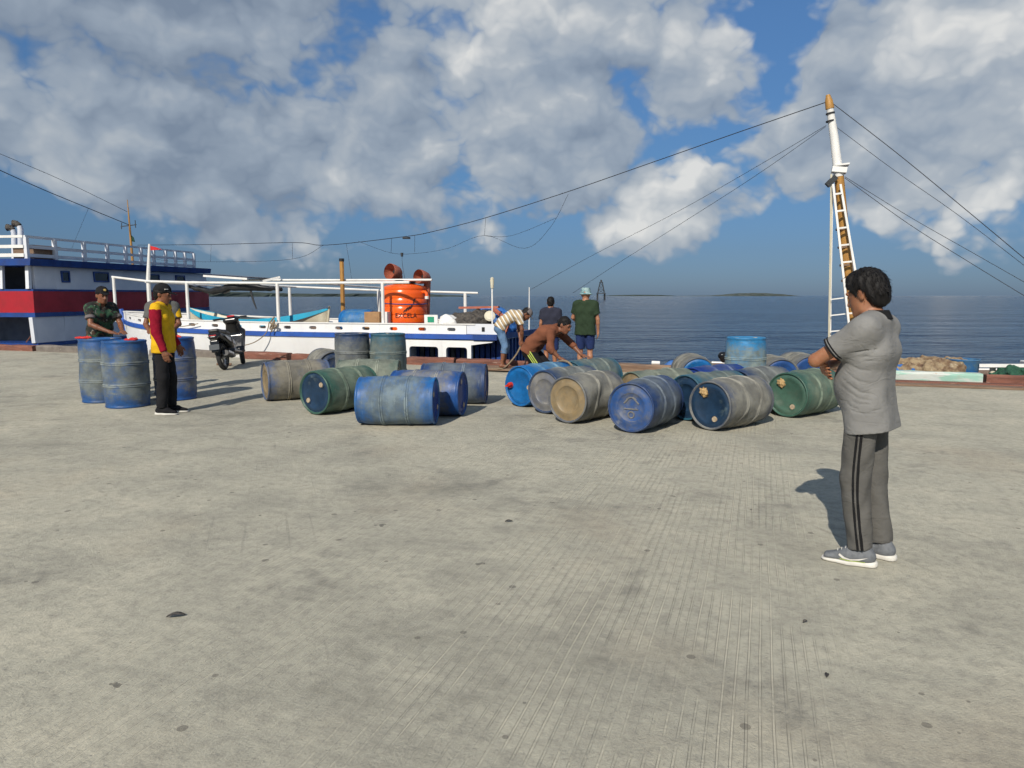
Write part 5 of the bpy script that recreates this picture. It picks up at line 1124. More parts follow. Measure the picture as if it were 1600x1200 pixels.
p = at(157, 520, 10.95); man1, _ = person('man in camouflage shirt and black cap leaning on the leftmost drums', (p.x, p.y, 0), 118, JA, M['skin2'], M['camo'], M['camo'], sleeve='short', hem=.86, hairm=M['hair'], cap=('cap', M['blackcloth'], M['gold']), shoe=M['blackcloth'], collar=M['camo'], hair_r=.96)
so = [o for o in man1.children if o.name.startswith('shirt')][0]
for i in (0, 1):
    arm = JA['el'][i] - JA['sh'][i]; e_ = JA['sh'][i] + arm * .66; d = nrm(arm); k2 = SDF(*bounds([e_], .14), .007); k2.cap(e_ - d * .045, e_ + d * .006, .0715, .073, 0, cut=(1, 1)); k2.build('rolled_cuff', M['greycap'], so)
JB = stand(hf=V3(-.1, 1, -.35), head=V3(0, .06, 1.52), el=[V3(-.24, .05, 1.09), V3(.24, .05, 1.09)], wr=[V3(-.14, .25, .985), V3(.14, .25, .985)], hd=[V3(.4, 1, -.15), V3(-.4, 1, -.15)], hn=[V3(0, -.1, -1), V3(0, -.1, -1)], curl=.2)
p = at(256, 520, 11.15); man2, _ = person('man in grey shirt with yellow sleeve and grey cap, half hidden behind the yellow shirt', (p.x, p.y, 0), 168, JB, M['skin2'], M['greycloth'], M['blackcloth'], sleeve='short', hem=.86, hairm=M['hair'], cap=('cap', M['greycap'], M['gold']), shoe=M['blackcloth'], hair_r=.96)
so = [o for o in man2.children if o.name.startswith('shirt')][0]
arm = JB['el'][0] - JB['sh'][0]; k2 = SDF(*bounds([JB['sh'][0], JB['el'][0]], .12), .0085); k2.cap(JB['sh'][0] + arm * .05, JB['sh'][0] + arm * .68, .072, .072, .02, cut=(1, 1)); k2.build('sleeve', M['yellow'], so)

# men at the edge
def back(**kw): return stand(hf=V3(.12, 1, -.05), **kw)
p = at(860, 560, 14.15); person('bareheaded man in navy T-shirt seen from behind at the quay edge', (p.x, p.y, 0), 4, back(sh=[V3(-.165, -.01, 1.35), V3(.165, -.01, 1.35)]), M['skin'], M['navycloth'], M['navyshort'], leg='shorts', feet='bare', hem=.80, vox=.011, hairm=M['hair'], scale=.90, slack=1.05)
p = at(914, 560, 13.75); person('man in olive T-shirt, navy shorts and pale bucket hat seen from behind', (p.x, p.y, 0), 6, back(el=[V3(-.24, .06, 1.11), V3(.235, -.02, 1.08)], wr=[V3(-.16, .20, 1.02), V3(.245, .06, .84)], hd=[V3(.6, 1, .2), V3(0, .2, -1)]), M['skin3'], M['olive'], M['navyshort'], leg='shorts', feet='bare', hem=.78, vox=.010, cap=('bucket', M['hatteal'], None), hairm=None, slack=1.06)
# striped man bending to a rope
J5 = stand(pelvis=V3(0, -.20, .82), waist=V3(0, -.13, .93), chest=V3(0, .06, 1.06), neck=V3(0, .24, 1.11), head=V3(0, .35, 1.09), hf=V3(.1, .65, -.75), hu=V3(0, .75, .65), sh=[V3(-.17, .19, 1.06), V3(.17, .19, 1.06)], el=[V3(-.2, .22, .80), V3(.19, .24, .79)], wr=[V3(-.08, .24, .55), V3(.07, .25, .54)], hd=[V3(.1, .1, -1), V3(-.1, .1, -1)], hn=[V3(1, 0, 0), V3(-1, 0, 0)], hip=[V3(-.09, -.20, .80), V3(.09, -.20, .80)], kn=[V3(-.10, -.05, .44), V3(.10, -.10, .44)], an=[V3(-.11, -.10, .085), V3(.11, -.16, .085)], curl=1.1, hemlen=.02)
M['striped'] = stripe_mat((0, .85, .5)); p = gnd(792, 574, .06); man5, _ = person('man in striped shirt and cut-off jeans bending over a rope at the edge', (p.x + .05, p.y, .062), 84, J5, M['skin2'], M['striped'], M['denim'], leg='capri', feet='bare', vox=.010, hairm=M['hair'], cap=('cap', M['greycap'], None))
# brown-shirted man bending over the drums
J7 = stand(pelvis=V3(0, -.24, .70), waist=V3(0, -.17, .81), chest=V3(0, .02, .96), neck=V3(0, .20, 1.04), head=V3(.02, .315, 1.085), hf=V3(.18, .92, -.36), hu=V3(0, .36, .92), sh=[V3(-.18, .14, .99), V3(.18, .15, .97)], el=[V3(-.24, .34, .80), V3(.235, .16, .74)], wr=[V3(-.17, .53, .625), V3(.20, .30, .60)], hd=[V3(.1, 1, -.2), V3(.1, 1, -.3)], hn=[V3(0, -.2, -1), V3(0, -.3, -1)], hip=[V3(-.09, -.24, .68), V3(.09, -.24, .68)], kn=[V3(-.11, .0, .42), V3(.11, -.02, .41)], an=[V3(-.12, -.14, .085), V3(.12, -.16, .085)], curl=.25, hemlen=.04, fat=1.04)
p = at(852, 545, 10.88); man7, _ = person('man in brown long-sleeved shirt bending over the lying drums', (p.x, p.y, 0), 112, J7, M['skin2'], M['brown'], M['blackcloth'], sleeve='roll', leg='shorts', feet='bare', vox=.0085, hairm=M['hair'], hair_r=.97)
sh7 = [o for o in man7.children if o.name.startswith('shorts')][0]; tv = np.array([v.co for v in sh7.data.vertices])
for off in (-.028, 0, .028):
    vs = []; fs = []; A_, B_ = np.array((.17, -.22, .69)), np.array((.19, -.05, .45))
    d = nrm(B_ - A_); q = nrm(np.cross(d, (1, 0, 0)))
    for t in np.linspace(0, 1, 12):
        c0 = A_ + (B_ - A_) * t + q * off; m_ = (np.abs(tv[:, 1] - c0[1]) < .014) & (np.abs(tv[:, 2] - c0[2]) < .014) & (tv[:, 0] > 0)
        x = tv[m_, 0].max() + .003 if m_.any() else None
        if x is None: continue
        vs += [(x, *(c0 + q * .006)[1:]), (x, *(c0 - q * .006)[1:]), (x - .01, *(c0 - q * .006)[1:]), (x - .01, *(c0 + q * .006)[1:])]
    for i in range(len(vs) // 4 - 1):
        for j in range(4): fs.append([i * 4 + j, i * 4 + (j + 1) % 4, (i + 1) * 4 + (j + 1) % 4, (i + 1) * 4 + j])
    if fs: one(lambda m: m.add(vs, fs), 'side_stripe', M['lime'], sh7)

# ------------------------------------------------------------------ more things on the white boat's deck
dk = lambda u: sheer(u) - .02
def blob(name, c, r, mat, seed, parent=None, amp=.03, freq=14, vox=.016, flat=None, rz=0.0, extra=()):
    s = SDF(*bounds([(-r[0], -r[1], 0), (r[0], r[1], r[2])], .12), vox); s.ell((0, 0, r[2] * .25), (r[0], r[1], r[2] * .75), k=0)
    for (ec, er) in extra: s.ell(ec, er, k=.06)
    rr = random.Random(seed); a = [rr.uniform(0, 6) for _ in range(6)]
    s.disp(lambda P: amp * (np.sin(P[..., 0] * freq + 4 * np.sin(P[..., 1] * freq * .4 + a[0])) * np.sin(P[..., 1] * freq * .9 + a[1] + 3 * P[..., 2]) + .6 * np.sin(P[..., 2] * freq * 1.6 + P[..., 0] * freq * 1.3 + a[2]) * np.sin(P[..., 1] * freq * 1.7 + a[3]) + .35 * np.sin(P[..., 0] * freq * 3.1 + a[4]) * np.sin(P[..., 2] * freq * 2.7 + P[..., 1] * freq * 2.2)))
    s.clip((0, 0, .002), (0, 0, -1)); o = s.build(name, mat, parent); o.location = c; o.rotation_euler = (0, 0, rz); return o
bd = empty('plastic_drum', (0, 0, 0), 0, 'clean bright blue drum lying on the white boat deck beside the brown stack', 'drum')
bd.matrix_world = Matrix.Translation(bw(-5.02, BV + .55, dk(-5) + .29)) @ Matrix.Rotation(QRZ, 4, 'Z') @ Matrix.Rotation(R(90), 4, 'Y')
one(lambda m: m.lathe([(0, .02), (.2, .0), (.25, .02), (.275, .06), (.285, .2), (.29, .30), (.296, .32), (.296, .345), (.29, .36), (.29, .6), (.282, .78), (.26, .84), (.2, .87), (0, .86)], 36), 'body', DM['bright'], bd, smooth=True)
one(lambda m: m.cyl((.0, .15, -.05), (0, .15, .02), .035, .035, 12), 'bung', M['bung'], bd)
cb = one(lambda m: m.box((0, 0, .26), (.42, .4, .52), bev=.008), 'cardboard_box', M['card'], loc=bw(-4.02, BV + .45, dk(-4)), rz=QRZ); tag(cb, 'brown cardboard box between the blue drum and the orange tank', 'box')
wb = one(lambda m: m.box((0, 0, .26), (.2, .3, .52), bev=.008), 'white_box', M['white'], loc=bw(-3.72, BV + .50, dk(-3.7)), rz=QRZ); tag(wb, 'narrow white box standing next to the cardboard box', 'box')
sgn = empty('sign_board', bw(-2.38, BV + .16, dk(-2.4)), QRZ, 'small white board with a green patch beside the orange tank', 'board')
one(lambda m: m.box((0, .0, .23), (.34, .03, .46)), 'board', M['white'], sgn); one(lambda m: m.box((-.0, -.018, .35), (.17, .006, .13)), 'green_patch', M['signgreen'], sgn)
wc = blob('folded_cloth', bw(-2.02, BV + .35, dk(-2)), (.26, .22, .48), M['white'], 3, amp=.02); tag(wc, 'white folded cloth right of the green-patched board', 'cloth')
nt = blob('net_heap', bw(-1.62, BV + .72, dk(-1.6)), (.62, .45, .52), M['greytarp'], 5, amp=.045, freq=11, extra=(((.25, 0, .3), (.3, .3, .25)), ((-.45, -.1, .12), (.3, .25, .14)))); tag(nt, 'dark grey heap of netting on the stern deck of the white boat', 'net')
bt = blob('tarpaulin', bw(-1.25, BV + 1.25, dk(-1.3)), (.62, .40, .62), M['bluetarp'], 6, amp=.04, freq=12); tag(bt, 'crumpled blue tarpaulin behind the grey net heap', 'tarpaulin')
for (u0, v0, z0, u1, v1, z1, w_, lab) in ((-1.95, 1.75, 1.24, -.95, 1.8, 1.26, .12, 'flat red plank lying on top of the blue tarpaulin'), (-1.05, 1.7, 1.22, -.62, 1.35, 1.0, .10, 'red plank sloping down from the blue tarpaulin'), (-.62, 1.3, .66, -.42, 1.3, 1.16, .09, 'red plank standing upright and tilted at the stern')):
    pl_ = one(lambda m: m.bar((0, 0, 0), tuple(bw(u1, v1, z1) - bw(u0, v0, z0)), w_, .05), 'red_plank', M['rustred'], loc=bw(u0, v0, z0)); tag(pl_, lab, 'plank')
fld = one(lambda m: m.lathe([(0, 0), (.09, .01), (.13, .03), (.09, .05), (0, .055)], 18, (0, 0, 0), Matrix.Rotation(R(70), 3, 'X')), 'net_float', M['cream'], loc=bw(-1.05, BV + .55, 1.05)); tag(fld, 'white round net float lying on the nets', 'float')

# ------------------------------------------------------------------ boat with the tall mast, right, its hull below the kerb
mb = empty('mast_boat', quv(0, 0, SEA), QRZ, 'low boat with tall leaning mast and ladder behind the right kerb', 'boat')
def ml(u, v, z): return Vector((u, v, z + zs))
def low_hull():
    n, k_ = 26, 7; vs = []; fs = []
    for i in range(n + 1):
        t = i / n; u_ = 3.9 + 9.6 * t; wv = 1.25 * (1 - max(0, (t - .6) / .4) ** 2.2) + .03; top = -.02 + .55 * max(0, t - .45) ** 1.6
        for j in range(2 * k_ + 1):
            a = j / k_ - 1; z = -2.0 + (top + 2.0) * abs(a) ** 1.1; vs.append(ml(u_, 1.95 + wv * math.copysign(abs(a) ** .3, a), z))
    w_ = 2 * k_ + 1
    for i in range(n):
        for j in range(w_ - 1): fs.append([i * w_ + j, i * w_ + j + 1, (i + 1) * w_ + j + 1, (i + 1) * w_ + j])
    fs.append(list(range(w_))); fs.append([n * w_ + j for j in range(w_)][::-1]); return vs, fs
one(lambda m: m.add(*low_hull()), 'hull', M['hullwhite'], mb, smooth=True, sharp=40)
def low_deck():
    vs = []; fs = []; n = 20
    for i in range(n + 1):
        t = i / n; u_ = 3.9 + 9.6 * t; wv = 1.22 * (1 - max(0, (t - .6) / .4) ** 2.2) + .02; z = -.05 + .55 * max(0, t - .45) ** 1.6
        vs += [ml(u_, 1.95 - wv, z), ml(u_, 1.95 + wv, z)]
    return vs, [[2 * i, 2 * i + 1, 2 * i + 3, 2 * i + 2] for i in range(n)]
one(lambda m: m.add(*low_deck()), 'deck', M['wood'], mb)
one(lambda m: m.bar(ml(8.85, 1.2, .23), ml(12.0, .9, .36), .06, .06), 'white_spar', M['white'], mb)
one(lambda m: m.box(ml(9.9, 1.5, .16), (.5, .5, .3), bev=.02), 'white_locker', M['white'], mb)
one(lambda m: m.cyl(ml(9.1, 1.3, -.05), ml(9.1, 1.3, .26), .05, .05, 10), 'bollard', M['cream'], mb)
minv = Matrix.Rotation(-QRZ, 3, 'Z')
def mp(px, py, D=14.0): return minv @ (at(px, py, D) - mb.location)
def on_mast(py):    # centre line of the mast in the photo
    return 1294 + (py - 150) * (1338 - 1294) / 400.0 if py > 270 else 1294.5 + (py - 150) * 13.5 / 120
mf = mp(1341, 575); mf.z = zs - .06
one(lambda m: m.tube([mf, mp(1331, 480), mp(1322, 400), mp(1311, 275)], [.105, .10, .095, .085], 14), 'mast', M['ochre'], mb, smooth=True)
one(lambda m: m.tube([mp(1310.5, 276), mp(1303.5, 215), mp(1296.5, 168)], [.088, .078, .064], 14), 'mast_top', M['white'], mb, smooth=True)
one(lambda m: m.tube([mp(1296.8, 170), mp(1295, 158), mp(1293.5, 148)], [.078, .070, .035], 12), 'mast_tip', M['ochre'], mb, smooth=True)
for py in (356, 384, 412, 436): one(lambda m: m.tube([mp(on_mast(py) - 2, py), mp(on_mast(py + 3) - 2, py + 3.5)], .106, 12), 'mast_band', M['wood'], mb)
for (py) in (176, 188): one(lambda m: m.tube([mp(1297.2, py), mp(1297.5, py + 2.4)], .082, 10), 'lashing', M['wire'], mb)
br = one(lambda m: m.box(mp(1311, 266), (.26, .24, .10), Matrix.Rotation(R(8), 3, 'Y')), 'mast_bracket', M['white'], mb)
one(lambda m: m.box(mp(1315, 258.5), (.25, .28, .03), Matrix.Rotation(R(-4), 3, 'Y')), 'bracket_plate', M['white'], mb)
one(lambda m: m.bar(mp(1292, 290, 13.9), mp(1306, 276, 13.9), .06, .10), 'bracket_strut', M['steel'], mb)
ld = [((1301.5, 288), (1329, 530)), ((1313, 288), (1357, 545))]
def on(l, y): (a, b), (c, d) = l; return a + (c - a) * (y - b) / (d - b)
for l in ld: one(lambda m: m.bar(mp(l[0][0], l[0][1], 13.8), mp(l[1][0], l[1][1], 13.6), .062, .038), 'ladder_rail', M['white'], mb)
for i in range(9):
    y = 303 + 26.6 * i; one(lambda m: m.bar(mp(on(ld[0], y), y + .6, 13.78), mp(on(ld[1], y), y - 1.2, 13.75), .032, .032), 'ladder_rung', M['white'], mb)
one(lambda m: m.tube([mp(1299, 272, 13.9), mp(1297.5, 400, 13.9), mp(1295, 545, 13.9)], .020, 6), 'side_pole', M['cream'], mb)
one(lambda m: m.tube([mp(1301.5, 290, 13.95), mp(1299, 420, 13.95), mp(1297.5, 545, 13.95)], .012, 6), 'side_pole', M['white'], mb)
for y in (468, 493, 518): one(lambda m: m.bar(mp(1297, y, 13.88), mp(on(ld[0], y), y - 3, 13.75), .022, .022), 'foot_peg', M['white'], mb)
# outboard motor on that boat's stern
om = empty('outboard_motor', quv(4.35, 1.35, -.1), QRZ + R(100), 'black outboard motor behind the sky blue upright drum', 'outboard motor')
s = SDF((-.3, -.4, -.1), (.3, .4, .5), .012); s.cap((0, -.16, .36), (0, .14, .38), .10, .085, .03, (1, 0, 0), .03, .03); s.cap((0, -.18, .30), (0, .1, .31), .08, .08, .03, (1, 0, 0), .03, .02); s.build('cowling', M['gloss'], om)
one(lambda m: (m.tube([(0, 0, .28), (0, .02, 0), (0, .05, -.75)], [.07, .06, .05], 10)), 'leg', M['black'], om, smooth=True); one(lambda m: m.tube([(0, -.2, .30), (0, -.42, .36), (0, -.55, .37)], [.02, .018, .022], 8), 'tiller', M['black'], om); one(lambda m: m.cyl((0, .02, -.75), (0, .26, -.75), .05, .03, 10), 'gear_case', M['black'], om)
# heap of tan sacking, blue tub and green net behind the mint board
for (u_, v_, r_, sd_, mt_, lab, cat, rz_) in ((6.9, 1.35, (.85, .5, .36), 21, 'tan', 'low heap of tan sacking behind the mint-painted kerb board, left part', 'sacking', 0), (8.05, 1.25, (.62, .42, .36), 22, 'tan', 'bundled tan sacking with folds left of the blue tub', 'sacking', .2)):
    o = blob('sacking_heap', quv(u_, v_, -.02), r_, M[mt_], sd_, amp=.045, freq=13, rz=QRZ + rz_, extra=(((.4, .0, .2), (.35, .3, .16)), ((-.5, .05, .15), (.4, .3, .16)))); tag(o, lab, cat, 'heaps behind the right kerb')
o = blob('tarpaulin', quv(7.45, 1.0, .0), (.36, .16, .24), M['bluetarp'], 24, amp=.02, rz=QRZ); tag(o, 'small blue tarpaulin showing under the tan sacking', 'tarpaulin')
tb = empty('blue_tub', quv(8.62, 1.35, -.02), 0, 'open blue plastic tub at the right end of the sacking', 'tub')
one(lambda m: m.lathe([(0, .005), (.24, .0), (.255, .05), (.272, .33), (.285, .34), (.285, .36), (.262, .36), (.245, .06), (0, .03)], 32), 'tub_body', DM['bright'], tb, smooth=True, sharp=50)
o = blob('green_net', quv(9.45, 1.15, -.0), (.40, .25, .24), M['green'], 25, amp=.05, freq=16, rz=QRZ); tag(o, 'dark green net heap right of the blue tub', 'net')
# planks lying before the kerb at the right
for (u0, u1, v0, w_, h_, mt_, lab) in ((6.2, 13.5, -.18, .24, .045, 'redwood', 'long red-brown plank lying against the right kerb'), (6.0, 13.8, -.52, .28, .035, 'wood', 'long grey-brown plank lying on the concrete in front of the red-brown one')):
    pl_ = one(lambda m: m.box((0, 0, h_ / 2 + .002), (u1 - u0, w_, h_), bev=.006), 'plank', M[mt_], loc=quv((u0 + u1) / 2, v0, 0), rz=QRZ); tag(pl_, lab, 'plank')
# pallet of boards where the striped man stands
pal = empty('loading_board', quv(.35, -.42, 0), QRZ + R(2), 'low board platform at the edge under the striped man', 'platform')
for i in range(3): one(lambda m: m.box((0, -.26 + i * .26, .045), (1.9, .25, .03), bev=.004), 'board', M['wood'], pal)
for x in (-.75, 0, .75): one(lambda m: m.box((x, 0, .0155), (.08, .74, .029)), 'batten', M['redwood'], pal)
cp_ = one(lambda m: m.cyl((-.08, 0, .04), (.08, 0, .04), .04, .036, 14), 'white_cup', M['white'], loc=quv(3.0, .14, .155), rz=QRZ); tag(cp_, 'white plastic cup lying on the kerb behind the lying drums', 'cup')
o = blob('tarpaulin', quv(3.42, .62, .05), (.34, .14, .17), M['bluetarp'], 29, amp=.015, rz=QRZ); tag(o, 'strip of blue tarpaulin just beyond the kerb, above the striped drum', 'tarpaulin')
# rope handled by the striped man and rope on the boards
def rope(label, pts, r, mat='rope', name='rope'):
    P = [Vector(p) for p in pts]; out = []
    for i in range(len(P) - 1):
        p0, p1, p2, p3 = P[max(i - 1, 0)], P[i], P[i + 1], P[min(i + 2, len(P) - 1)]
        for q in range(8):
            t = q / 8; out.append(.5 * ((2 * p1) + (-p0 + p2) * t + (2 * p0 - 5 * p1 + 4 * p2 - p3) * t * t + (-p0 + 3 * p1 - 3 * p2 + p3) * t ** 3))
    out.append(P[-1]); o = one(lambda m: m.tube(out, r, 6), name, M[mat], smooth=True); return tag(o, label, 'rope')
h5 = man5.matrix_world if False else None
hp = Vector((p.x, p.y, 0))
def m5(x, y, z): a = -R(84); c_, s_ = math.cos(a), math.sin(a); L = man5.location; return Vector((L.x + x * c_ - y * s_, L.y + x * s_ + y * c_, L.z + z))
rope('tan rope running from the striped man’s hands to the ground'.replace('’', "'"), [m5(0, .26, .48), m5(.1, .12, .25), m5(.2, -.1, .03), m5(.35, -.25, .01), quv(-.9, -.5, .012), quv(-1.15, -.9, .012), quv(-.7, -1.0, .012)], .016)
rope('dark rope hanging from the hands of the striped man', [m5(.02, .27, .48), m5(.03, .33, .25), m5(.02, .34, .02), m5(.1, .45, .01)], .010, 'wire')
rope('thin mooring rope sagging from the white boat to the kerb by the scooter', [quv(-6.75, .80, .88), quv(-6.8, .72, .60), quv(-7.05, .62, .38), quv(-7.35, .5, .28), quv(-7.7, .35, .22), quv(-8.0, .15, .19)], .012)
rope('grey rope looped along the bow of the white boat', [quv(-9.0, .80, .80), quv(-9.6, .80, .72), quv(-10.2, .85, .80), quv(-10.8, .95, .72)], .012)
rope('tangle of pale rope hitched on the boat post above the scooter', [quv(-6.62, .84, 1.0), quv(-6.7, .78, .85), quv(-6.5, .76, .78), quv(-6.72, .78, .70), quv(-6.56, .76, .92), quv(-6.66, .74, .62)], .022)
rope('rope lying over the bright blue and teal drums beside the bending man', [(.62, 10.5, .52), (.72, 10.33, .585), (.83, 10.2, .565), (.92, 10.12, .42), (.95, 10.08, .2)], .016)
# red rags and white paper on the standing drums
for (x, y, z, r_, sd_, lab) in ((-6.12, 10.16, DL, (.11, .055, .03), 41, 'red rag on the rim of the leftmost standing drum'), (-5.22, 9.72, DL, (.085, .06, .035), 42, 'red rag on the nearest standing drum beside the hands'), (-4.92, 10.42, DL, (.08, .05, .025), 43, 'red rag on the standing drum behind the yellow shirt')):
    o = blob('red_rag', (x, y, z - .0), r_, M['ragred'], sd_, amp=.012, freq=40, vox=.007); tag(o, lab, 'rag')
# fallen leaves and litter on the concrete
for (px, py, a, s_, lab) in ((275, 963, .3, .042, 'dark fallen leaf on the open concrete at lower left'), (1292, 1056, 1.1, .018, 'small dark scrap on the concrete below the man in grey'), (1258, 972, .6, .017, 'small dark scrap nearest below the shoes of the man in grey'), (795, 815, .2, .026, 'pale chip of dirt on the concrete at centre')):
    c = gnd(px, py, .004); vs = []; n = 10
    for i in range(n + 1):
        t = i / n; wv = s_ * .42 * math.sin(math.pi * t) ** .8 + .001; z = .004 + .010 * math.sin(math.pi * t) * (s_ / .04); vs += [(s_ * (2 * t - 1), -wv, z + .004), (s_ * (2 * t - 1), 0, z), (s_ * (2 * t - 1), wv, z + .006)]
    fs = []
    for i in range(n): fs += [[3 * i, 3 * i + 3, 3 * i + 4, 3 * i + 1], [3 * i + 1, 3 * i + 4, 3 * i + 5, 3 * i + 2]]
    o = mesh_obj('fallen_leaf', vs, fs, M['greytarp'], None, True, (c.x, c.y, 0), a); tag(o, lab, 'leaf')

# ------------------------------------------------------------------ scooter on its side stand
p = (gnd(349, 578) + gnd(382, 568.5)) / 2
sco = empty('scooter', (p.x, p.y, 0), R(3), 'black and silver scooter parked by the kerb in front of the white boat', 'scooter'); sco.rotation_euler = (0, R(-7), R(4))
def wheel(y, turn=0.0):
    Mx = Matrix.Rotation(turn, 3, 'Z') @ Matrix.Rotation(R(90), 3, 'Y'); c = Vector((0, y, .285))
    w_ = one(lambda m: m.lathe([(.215, -.04), (.25, -.05), (.278, -.03), (.285, 0), (.278, .03), (.25, .05), (.215, .04), (.20, 0), (.215, -.04)], 32, c, Mx), 'wheel', M['rubber'], sco, smooth=True)
    one(lambda m: m.lathe([(.212, -.035), (.222, -.03), (.222, .03), (.212, .035), (.2, .0), (.212, -.035)], 28, c, Mx), 'rim', M['silver'], w_, smooth=True)
    for i in range(5):
        a = i * 2 * math.pi / 5; d = Mx @ Vector((math.cos(a), math.sin(a), 0)); one(lambda m: m.bar(c + d * .04, c + d * .21, .035, .022, Mx @ Vector((0, 0, 1))), 'spoke', M['black'], w_)
    one(lambda m: m.cyl(c - Mx @ Vector((0, 0, .06)), c + Mx @ Vector((0, 0, .06)), .05, .05, 14), 'hub', M['silver'], w_)
wheel(-.62); wheel(.64, R(18))
s = SDF((-.35, -1.1, .1), (.35, .95, 1.2), .013)
s.cap((0, -.86, .74), (0, -.38, .60), .075, .11, .05, (1, 0, 0), .05, .08); s.cap((0, -.4, .58), (0, -.2, .42), .12, .10, .05, (1, 0, 0), .06, .06); s.cap((0, -.3, .36), (0, .22, .30), .06, .055, .04, (1, 0, 0), .12, .12)
s.cap((0, .22, .32), (0, .44, .74), .06, .06, .04, (1, 0, 0), .15, .17); s.cap((0, .42, .72), (0, .36, .96), .07, .075, .04, (1, 0, 0), .13, .06); s.cap((0, .30, 1.0), (0, .40, .95), .07, .06, .04, (1, 0, 0), .10, .08)
s.cap((0, -.98, .70), (0, -.86, .74), .04, .06, .03, (1, 0, 0), .05, .06); s.cap((0, -.72, .36), (0, -.25, .32), .075, .09, .03, (1, 0, 0), .04, .05); s.cap((0, -.96, .62), (0, -.99, .40), .02, .015, .02, (1, 0, 0), .07, .06)
s.cap((0, .52, .60), (0, .84, .54), .035, .03, .03, (1, 0, 0), .05, .04); s.cap((0, .5, .60), (0, .40, .40), .04, .05, .02, (1, 0, 0), .05, .03)
s.build('bodywork', M['gloss'], sco)
s = SDF((-.3, -1.0, .6), (.3, .1, .95), .012); s.cap((0, -.88, .825), (0, -.55, .775), .040, .045, .03, (1, 0, 0), .07, .10); s.cap((0, -.55, .775), (0, -.20, .735), .045, .040, .03, (1, 0, 0), .10, .06); s.build('seat', M['black'], sco)
for q in (-1, 1):
    one(lambda m: m.prism([(-.80, .72), (-.30, .60), (-.22, .50), (-.34, .52), (-.62, .62)], (q * .012, 0, 0), (q * .168, 0, 0), (0, 1, 0), (0, 0, 1)), 'side_panel', M['silver'], sco)
    one(lambda m: m.tube([(q * .06, .40, 1.03), (q * .22, .34, 1.06), (q * .36, .24, 1.05)], [.014, .016, .018], 8), 'handlebar', M['black'], sco); one(lambda m: m.tube([(q * .20, .40, 1.04), (q * .30, .38, 1.035), (q * .37, .34, 1.03)], .008, 6), 'brake_lever', M['black'], sco)
    one(lambda m: m.tube([(q * .07, .62 if False else .46, .58), (q * .075, .64, .29)], .022, 8), 'fork_leg', M['black'], sco)
    one(lambda m: m.prism([(.20, .42), (.30, .70), (.33, .69), (.24, .40)], (q * .006, 0, 0), (q * .2, 0, 0), (0, 1, 0), (0, 0, 1)), 'shield_trim', M['greyin'], sco)
one(lambda m: m.box((0, .36, 1.075), (.16, .10, .03), Matrix.Rotation(R(-25), 3, 'X'), .008), 'instrument_panel', M['flagred'], sco)
one(lambda m: m.box((0, -.985, .72), (.14, .03, .05), bev=.01), 'tail_light', M['flagred'], sco); one(lambda m: m.box((0, -1.01, .50), (.20, .01, .11), Matrix.Rotation(R(-14), 3, 'X')), 'number_plate', M['greyin'], sco)
one(lambda m: m.tube([(.14, -.28, .25), (.15, -.5, .27), (.16, -.88, .36)], [.025, .05, .06], 12), 'exhaust', M['black'], sco, smooth=True); one(lambda m: m.prism([(-.82, .40), (-.55, .33), (-.55, .30), (-.82, .35)], (.01, 0, 0), (.215, 0, 0), (0, 1, 0), (0, 0, 1)), 'exhaust_shield', M['silver'], sco)
one(lambda m: m.tube([(-.10, -.12, .26), (-.20, -.16, .05), (-.22, -.13, .0)], .012, 6), 'side_stand', M['steel'], sco); one(lambda m: m.box((0, .60, .82), (.16, .06, .1), bev=.02), 'headlight', M['glass'], sco)
one(lambda m: m.tube([(-.2, -1.0, .04), (-.05, -1.05, .045), (.12, -1.02, .035)], .03, 8), 'wood_scrap', M['wood'])
ws = bpy.data.objects['wood_scrap']; ws.location = (p.x - .25, p.y + 1.2, 0); tag(ws, 'short piece of scrap wood on the concrete left of the scooter', 'wood')

# ------------------------------------------------------------------ beacon tower standing in the sea
twD = 520.0; tp = at(939, 468, twD); tower = empty('beacon_tower', (tp.x, tp.y, SEA), 0, 'dark lattice beacon tower standing far out in the sea', 'tower')
px_m = twD / FPX
for sx_ in (-1, 1):
    for sy_ in (-1, 1): one(lambda m: m.tube([(sx_ * 2.6, sy_ * 2.6, -4), (sx_ * 2.6, sy_ * 2.6, 4.5)], .35, 8), 'pile', M['steel'], tower); one(lambda m: m.tube([(sx_ * 2.4, sy_ * 2.4, 5.0), (sx_ * .9, sy_ * .9, 12.6)], .2, 6), 'lattice_leg', M['steel'], tower)
one(lambda m: m.box((0, 0, 4.8), (6.2, 6.2, .5)), 'platform', M['steel'], tower); one(lambda m: m.box((0, 0, 12.8), (2.6, 2.6, .3)), 'gallery', M['steel'], tower); one(lambda m: m.cyl((0, 0, 12.9), (0, 0, 14.6), .7, .6, 10), 'lantern', M['steel'], tower)
for z0, z1 in ((5.0, 7.5), (7.5, 10.0), (10.0, 12.6)):
    for a in range(4):
        f = lambda z: 2.4 - (z - 5) / 7.6 * 1.5; c4 = [(-1, -1), (1, -1), (1, 1), (-1, 1)]; A_, B_ = c4[a], c4[(a + 1) % 4]
        one(lambda m: m.tube([(A_[0] * f(z0), A_[1] * f(z0), z0), (B_[0] * f(z1), B_[1] * f(z1), z1)], .13, 5), 'brace', M['steel'], tower); one(lambda m: m.tube([(A_[0] * f(z1), A_[1] * f(z1), z1), (B_[0] * f(z1), B_[1] * f(z1), z1)], .13, 5), 'brace', M['steel'], tower)

